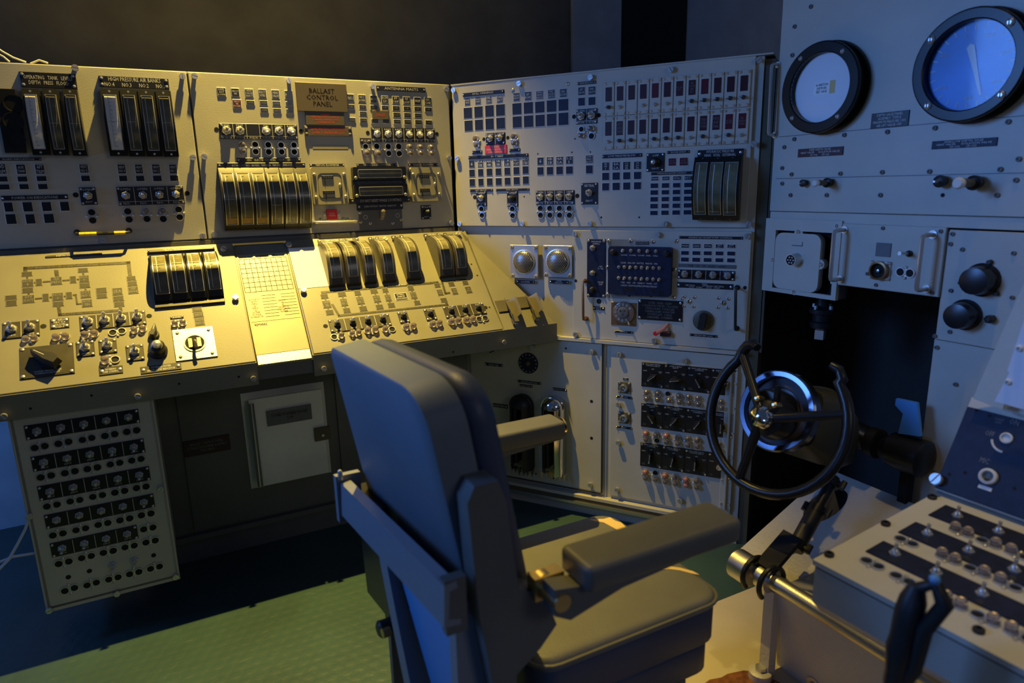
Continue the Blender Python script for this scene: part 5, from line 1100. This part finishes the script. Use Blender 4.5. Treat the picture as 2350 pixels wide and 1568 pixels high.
# graduated ring behind the wheel
BC=WC-nrm*.055-e1*.03+e2*.022
q=MB().lathe([(.125,-.03),(.125,.0),(.120,.006),(.106,.006),(.104,-.004),(.104,-.03)],48,'ring_blue',axis=nrm,org=BC); hm.part('graduated_ring',q,ang=25,label='polished graduated ring')
q=MB().lathe([(.104,-.022),(.075,-.008),(.07,-.014)],40,'ring_face',axis=nrm,org=BC); hm.part('ring_face',q)
q=MB().lathe([(.062,-.12),(.062,.05),(.055,.06)],28,'gauge_frame',axis=nrm,org=BC); hm.part('column_boss',q)
# gear housing
g1=atV(1985,1010,1.60); G1=V3((g1[0],-g1[1],g1[2]))
q=MB().loft([[BC-nrm*.06+e1*(x)+e2*(y) for x,y in rrect(.105,.085,.03,3)],[BC-nrm*.16+e1*x+e2*(y-.02) for x,y in rrect(.135,.115,.05,3)],[BC-nrm*.30+e1*x+e2*(y-.05) for x,y in rrect(.11,.095,.04,3)],[BC-nrm*.42+e1*x+e2*(y-.08) for x,y in rrect(.07,.06,.025,3)]],'gear_olive'); hm.part('gear_housing',q,ang=45)
q=MB().lathe([(.055,.0),(.06,.02),(.05,.06),(.03,.065)],20,'olive',axis=(0,0,1),org=BC-nrm*.24+V3((0,0,.03))); hm.part('filler_cap',q)
q=MB().tube([BC-nrm*.38+V3((0,-.02,-.02)),BC-nrm*.48+V3((0,-.12,-.05))],[.045,.045],'black',14).lathe([(.05,0),(.05,.03)],16,'rubber',axis=(0,-1,0),org=BC-nrm*.44+V3((0,-.10,-.04))); hm.part('cross_shaft',q)
# sloping column plate with an oval hole
def colp(s,v,lift=0):                        # s along the slope from the bottom, v across
    A=atV(1688,1262,1.43); B=atV(1905,1083,1.45); P=V3((A[0],0,A[2]))*(1-s)+V3((B[0],0,B[2]))*s
    d=V3((B[0]-A[0],0,B[2]-A[2])).normalized(); nn=V3((-d.z,0,d.x)); return V3((P.x,-v,P.z))+nn*lift
n=32; oc=(.70,1.535); O_=[]
outer=[(0,1.43),(1.0,1.45),(1.0,1.74),(.0,1.74)]
def outerpt(t):
    dx,dy=math.cos(t),math.sin(t); k=1e9
    if dx>1e-6:k=min(k,(1.02-oc[0])/dx)
    if dx<-1e-6:k=min(k,(-.02-oc[0])/dx)
    if dy>1e-6:k=min(k,(1.75-oc[1])/(dy))
    if dy<-1e-6:k=min(k,(1.44-oc[1])/(dy))
    return oc[0]+dx*k,oc[1]+dy*k
T=[2*PI*k/n for k in range(n)]
T=sorted(T+[math.atan2(b-oc[1],a-oc[0])%(2*PI) for a,b in ((1.02,1.75),(-.02,1.75),(-.02,1.44),(1.02,1.44))])
q=MB(); n=len(T); v=[];f=[]
for lift in (0,-.006):
    v+=[colp(*outerpt(t),lift) for t in T]+[colp(oc[0]+.20*math.cos(t),oc[1]+.052*math.sin(t),lift) for t in T]
for i in range(n):
    j=(i+1)%n; f+=[(i,j,n+j,n+i),(2*n+i,3*n+i,3*n+j,2*n+j),(n+i,n+j,3*n+j,3*n+i),(i,2*n+i,2*n+j,j)]
q.add(v,f,'helm_paint'); hm.part('column_plate',q,label='cream sloping plate with an oval hole')
q=MB()
for v in (1.44,1.744):
    q.hexa([colp(0,v,-.006),colp(1,v,-.006),colp(1,v,-.20),colp(0,v,-.10),colp(0,v+.006,-.006),colp(1,v+.006,-.006),colp(1,v+.006,-.20),colp(0,v+.006,-.10)],'helm_paint')
hm.part('column_side',q)
s0=atV(1915,1095,1.62); s1=atV(1824,1262,1.66); S0=V3((s0[0],-s0[1],s0[2])); S1=V3((s1[0],-s1[1],s1[2]))
q=MB().tube([S0,S0.lerp(S1,.62)],.017,'black',12).tube([S0.lerp(S1,.45),S1],.025,'rubber',12); hm.part('strut',q)
dS=(S1-S0).normalized(); sd=dS.cross(V3((-1,0,1))).normalized()
for t in (.08,.46,.94):
    C_=S0.lerp(S1,t); q=MB().lathe([(.026,-.012),(.026,.012)],14,'black',axis=dS,org=C_)
    for sg in (-1,1): q.lathe([(.009,-.014),(.009,.014)],8,'rubber',axis=dS,org=C_+sd*.038*sg); q.tube([C_,C_+sd*.038*sg],.008,'black',6)
    hm.part('strut_clamp',q)
# torque tube, straps and floor housing
t0=atU(1692,1292,.24); t1=atU(1860,1398,.24); T0=V3((t0[0],-t0[1],t0[2])); T1=V3((t1[0],-t1[1],t1[2])); T1.z=T0.z
ax_=V3((0,-1,0))
q=MB().lathe([(.046,0),(.046,.062),(.040,.066)],28,'brushed',axis=ax_,org=T0); hm.part('end_collar',q)
q=MB().lathe([(.024,0),(.024,.75)],20,'brushed',axis=ax_,org=T0+V3((.012,.0,.004))); hm.part('torque_tube',q)
q=MB().lathe([(.034,.085),(.034,.125)],20,'brushed',axis=ax_,org=T0+V3((.008,0,0))); hm.part('tube_collar',q)
for dv in (.066,.128):
    o_=T0+V3((0,-dv,0)); q=MB().tube([o_+V3((.05*math.cos(t)+.004,0,.05*math.sin(t))) for t in [math.radians(x) for x in range(-30,231,15)]],.008,'black',8)
    hm.part('strap',q)
q=MB(); o_=T0+V3((.01,-.07,.03)); q.hexa([o_,o_+V3((.0,-.065,0)),o_+V3((.11,-.065,.075)),o_+V3((.11,0,.075)),o_+V3((-.01,0,.012)),o_+V3((-.01,-.065,.012)),o_+V3((.10,-.065,.087)),o_+V3((.10,0,.087))],'black_matte'); hm.part('strap_plate',q)
q=MB(); u_=T0.x+.02
q.hexa([(u_+.07,T0.y-.10,.02),(u_+.076,T0.y-.10,.02),(u_+.076,T0.y-.86,.02),(u_+.07,T0.y-.86,.02),(u_,T0.y-.13,T0.z-.02),(u_+.006,T0.y-.13,T0.z-.02),(u_+.006,T0.y-.86,T0.z-.02),(u_,T0.y-.86,T0.z-.02)],'helm_paint'); hm.part('side_sheet',q)
q=MB(); q.hexa([(u_,T0.y-.13,T0.z-.03),(u_+.30,T0.y-.13,T0.z-.03),(u_+.30,T0.y-.86,T0.z-.03),(u_,T0.y-.86,T0.z-.03),(u_,T0.y-.13,T0.z-.02),(u_+.30,T0.y-.13,T0.z-.02),(u_+.30,T0.y-.86,T0.z-.02),(u_,T0.y-.86,T0.z-.02)],'helm_paint'); q.box(u_+.076,u_+.30,T0.y-.14,T0.y-.13,.02,T0.z-.03,'helm_paint'); hm.part('floor_housing',q)
q=MB(); ub(q,u_-.01,u_+.02,-T0.y+.10,-T0.y+.135,.03,T0.z-.03,'helm_paint'); q.lathe([(.034,0),(.034,.022),(.028,.026)],18,'helm_paint',axis=(0,0,1),org=(u_-.02,T0.y-.115,.02)).lathe([(.017,.026),(.017,.038)],6,'steel',axis=(0,0,1),org=(u_-.02,T0.y-.115,.02)); hm.part('foot_lug',q)
for k,dv in enumerate((.24,.36,.47)):
    q=MB().lathe([(.022,0),(.022,.006),(.010,.007),(.010,.016)],14,'steel' if k<2 else 'brass',axis=(-1,0,0),org=(u_+.06,T0.y-dv,.055)); hm.part('anchor_bolt',q)
q=MB(); ub(q,u_-.05,u_+.0,-T0.y+.36,-T0.y+.46,.02,.045,'rust'); hm.part('rusted_foot',q)
# blue lever plate behind the helm
lv=Body('blue_lever','bright blue flat lever standing behind the helm','lever',1.05,1.2,.5)
P=[uvz(hit(x,y,PG+NG*.06,NG)) for x,y in ((2056,915),(2104,925),(2108,960),(2112,1002),(2061,995),(2072,950),(2054,930))]
q=MB(); n=len(P); NV=V3((GN[0],-GN[1],0)); v=[V3((a,-b,z)) for a,b,z in P]+[V3((a,-b,z))-NV*.012 for a,b,z in P]
q.add(v,[tuple(range(n)),tuple(range(n,2*n))[::-1]]+[(i,n+i,n+(i+1)%n,(i+1)%n) for i in range(n)],'lever_blue'); lv.part('lever_blade',q)
a,b,z=uvz(hit(2085,1010,PG+NG*.05,NG)); q=MB(); q.box(a-.0,a+.03,-b-.015,-b+.015,.02,z-.05,'black_matte'); lv.part('lever_stand',q)
q=MB().lathe([(.02,-.06),(.055,-.055),(.06,-.02),(.06,.05),(.045,.06),(.02,.062)],18,'black',axis=(0,-1,0),org=(a+.01,-b,z-.05)); lv.part('lever_gear',q)
# ================================================================ foreground console
p=Panel('throttle_console','low console in the right foreground with four dark switch strips','console',PG+NG*.894,UG,crop=(0,0,1))
# local frame: X=g, Y=-n (into), Z up ; top slopes up away from the front
zf=.700; zb=.735; g0c,g1c=.909,2.0; dep=.474
def top(g,d,l=0): return (g,d,zf+(zb-zf)*d/dep+l)
q=MB().hexa([(g0c,0,.60),(g1c,0,.60),(g1c,dep,.60),(g0c,dep,.60),(g0c,0,zf-.016),(g1c,0,zf-.016),(g1c,dep,zb-.016),(g0c,dep,zb-.016)],'paint'); 
p.part('console_box',q.build('console_box'),0,0)
q=MB(); R_=[]
for g in (g0c,g1c): R_.append([(g,0,.60),(g,.03,.565),(g,.10,.53),(g,dep,.50),(g,dep,.60)])
q.loft(R_,'paint'); p.part('curved_belly',q.build('curved_belly'),0,0)
q=MB().hexa([top(g0c-.004,-.004,-.012),top(g1c,-.004,-.012),top(g1c,dep,-.012),top(g0c-.004,dep,-.012),top(g0c-.004,-.004,0),top(g1c,-.004,0),top(g1c,dep,0),top(g0c-.004,dep,0)],'paint_cream'); p.part('top_plate',q.build('top_plate'),0,0)
q=MB().box(g0c+.005,g1c,-.002,.01,zf-.0165,zf-.0115,'rubber'); p.part('edge_seal',q.build('edge_seal'),0,0)
def ctop(x,y):                                 # pixel on the console top -> (g,d)
    n_=V3((0,0,1)); P=hit(x,y,V3((0,0,.705)),Z)-(PG+NG*.894); g=P.dot(UG); d=-P.dot(NG)
    P=hit(x,y,V3((0,0,zf+(zb-zf)*d/dep)),Z)-(PG+NG*.894); return P.dot(UG),-P.dot(NG)
CL=(1850,1120,500/1750)
def cl(x,y): return ctop(CL[0]+x*CL[2],CL[1]+y*CL[2])
tilt=math.atan2(zb-zf,dep)
def ontop(name,me,g,d,rz=0,sc=None,par=None,label=None):
    o=child(name,me,p.root,top(g,d,0),None,sc,label); o.rotation_euler=(-PI/2+tilt,0,0); 
    if rz: o.rotation_euler=(Matrix.Rotation(tilt,3,'X')@Matrix.Rotation(rz,3,'Z')@Matrix.Rotation(-PI/2,3,'X')).to_euler()
    return o
for x0,y0,yb in ((1120,130,215),(880,272,360),(620,430,520)):
    g,d=cl(x0,y0); g2,d2=cl(x0-130,yb) 
    w1=g1c-g-.05; h1=abs(d2-d)
    o=ontop('switch_strip',MB().cbox(w1,h1*1.0,.004,'navy').build('switch_strip'),g+w1/2,(d+d2)/2)
    for k in range(5):
        x=-w1/2+.045+k*.085
        if abs(x)<w1/2: p.toggle(x,0,.004,o,.9,1,'steel')
for x0,y0,n_ in ((1160,330,6),(720,410,1),(1050,545,7),(445,590,1),(680,710,1),(1080,900,5)):
    g,d=cl(x0,y0)
    for k in range(n_):
        o=ontop('lamp_holder',cached('lh',None),g+.02+k*.055,d+.006)
        if n_>1:
            for sx in (-1,1):
                if (k+sx)%3: child('lamp_lens',LENS('lens'),o,(.013*sx,0,0))
for x,y in ((185,545),(640,290),(1015,68),(1385,1155)): g,d=cl(x,y); ontop('cap_screw',cached(('cap','rubber'),lambda:MB().lathe([(.0075,0),(.0075,-.005),(.006,-.0065),(.0035,-.0065),(.0035,-.003)],10,'rubber').build('cap_screw')),g,d,sc=(1.4,1.2,1.4))
# lever handle on the console front
lv=Panel('control_lever','black moulded grip lever in front of the foreground console','lever',PG+NG*1.02,UG,crop=(0,0,1))
a0,b0=lv.m(2105,1345); a1,b1=lv.m(2062,1540)
rr_=[.013,.021,.023,.022,.021,.024,.022,.020,.022,.018]
pts=[V3((a0+(a1-a0)*t,-.012*math.sin(PI*t),b0+(b1-b0)*1.25*t)) for t in [k/9 for k in range(10)]]
lv.part('lever_grip',MB().tube(pts,rr_,'rubber',14).build('lever_grip',ang=60),0,0)
lv.part('trigger_guard',MB().tube([pts[0]+V3((.0,0,-.005)),pts[0]+V3((.028,.0,.02)),pts[0]+V3((.045,0,-.01)),pts[3]+V3((.03,0,.01)),pts[6]+V3((.026,0,0)),pts[9]+V3((.0,0,0))],[.010,.013,.014,.013,.012,.012],'rubber',10).build('trigger_guard',ang=60),0,0)
lv.part('push_button',MB().lathe([(.008,0),(.008,.008),(.004,.011)],10,'lever_blue',axis=(0,-.5,1),org=pts[0]+V3((.028,-.004,.026))).build('push_button'),0,0)
lv.part('lever_shaft',MB().tube([pts[9],pts[9]+V3((0,.1,-.35))],.012,'rubber',8).build('lever_shaft'),0,0)
# ---- sloping radio panel behind the console
A_=PG+NG*.44+Z*.755; B_d=(-NG*.55+Z*1.0).normalized()
p=Panel('sloping_instrument_panel','scuffed navy sloping instrument panel at the right edge with a bright slotted bolt','control panel',A_,UG,B_d,crop=(1940,860,410/1648))
a0,b0=p.m(850,1050); a1,b1=p.m(1095,285)
gl=(a0+a1)/2
p.slab(gl,0-.0+b0,gl+.9,b1,d=.016,m='navy'); p.slab(gl-.004,b0-.004,gl+.9,b1+.028,d=.012,m='paint',name='panel_frame',off=-.010)
p.slab(gl+.0,b0-.055,gl+.9,b0-.006,d=.02,m='navy',name='lower_flap',off=-.02)
q=MB().box(gl,gl+.9,.02,.30,b0-.05,b1,'paint_dark'); p.part('housing',q.build('housing'),0,0)
p.bolt(840,965,1.25)
a,b=p.m(1325,945); p.part('socket_ring',MB().lathe([(.019,0),(.019,-.010),(.013,-.012),(.012,-.004)],18,'rim').lathe([(.012,-.001),(.012,-.004)],16,'black_matte').build('socket_ring'),a,b,.0)
p.plate(1235,1010,1345,1085,'paper','',screws=False,name='paper_tag')
a,b=p.m(1490,590); p.part('socket_ring',MB().lathe([(.013,0),(.013,-.006),(.010,-.007),(.009,-.002)],18,'rim').build('socket_ring'),a,b)
pts=[(a+.028*math.cos(t),-.001,b-.004+.030*math.sin(t)) for t in [math.radians(x) for x in range(195,285,10)]]
p.part('arc_mark',MB().tube(pts,.0028,'rim',6).build('arc_mark'),0,0)
for x,y,t in ((1420,430,'LIGHT\nDIM'),(1560,440,'ON'),(1335,545,'OFF'),(1285,795,'MIC'),(1590,370,'PANEL')): p.text(t,p.part('legend_mark',MB().box(-.0005,.0005,-.0004,0,-.0005,.0005,'navy').build('legend_mark'),*p.m(x,y)),.022,.016,.0006,'grey_print')
for x,y in ((960,920),(1105,905),(1560,1050),(1210,330),(1330,380)): p.hole(x,y,.004)
# bright sheet at the right edge
sh=Panel('pale_sheet','bright pale metal sheet with small rivets at the right edge of the view','sheet',PG+NG*.40,UG,crop=(0,0,1))
P=[sh.m(x,y) for x,y in ((2282,921),(2420,960),(2420,600),(2350,735),(2312,850),(2316,856))]
n=len(P); q=MB().prism([(a,b) for a,b in P],0,.01,'sheet'); sh.part('sheet_plate',q.build('sheet_plate'),0,0)
for x,y in ((2314,877),(2340,800)): bnut(sh,x,y,.9,'rim')
sd=Panel('sloping_side_frame','plain grey sloping frame between the column panel and the pale sheet','frame',PG+NG*.36,UG,crop=(0,0,1))
P=[sd.m(x,y) for x,y in ((2232,915),(2300,940),(2400,640),(2420,500),(2350,650))]
q=MB().prism([(a,b) for a,b in P],0,.03,'paint_cream'); sd.part('frame_plate',q.build('frame_plate'),0,0)
# ================================================================ loose cables
cb=Body('white_cable','white cable looping to the floor beside the leg panel','cable',-1.8,.4,0)
P=[atV(x,y,.38) for x,y in ((66,1190),(58,1215),(40,1250),(20,1285),(0,1305),(-30,1330))]; q=MB().tube([L3(*c) for c in P],.0045,'cable',7); cb.part('cable_run',q)
P=[atV(x,y,.36) for x,y in ((0,1290),(30,1278),(74,1271),(100,1268))]; q=MB().tube([L3(*c) for c in P],.0045,'cable',7); cb.part('cable_run',q)
cb=Body('thin_cord','thin pale cords lying over the top of the far left panel','cord',-1.7,-.1,1.94)
for PP in (((-20,100),(5,118),(30,132),(60,143)),((-15,118),(8,130),(22,142)),((70,146),(90,138),(110,145))):
    P=[atV(x,y,-.02) for x,y in PP]; q=MB().tube([L3(*c) for c in P],.003,'cable',6); cb.part('cord',q)
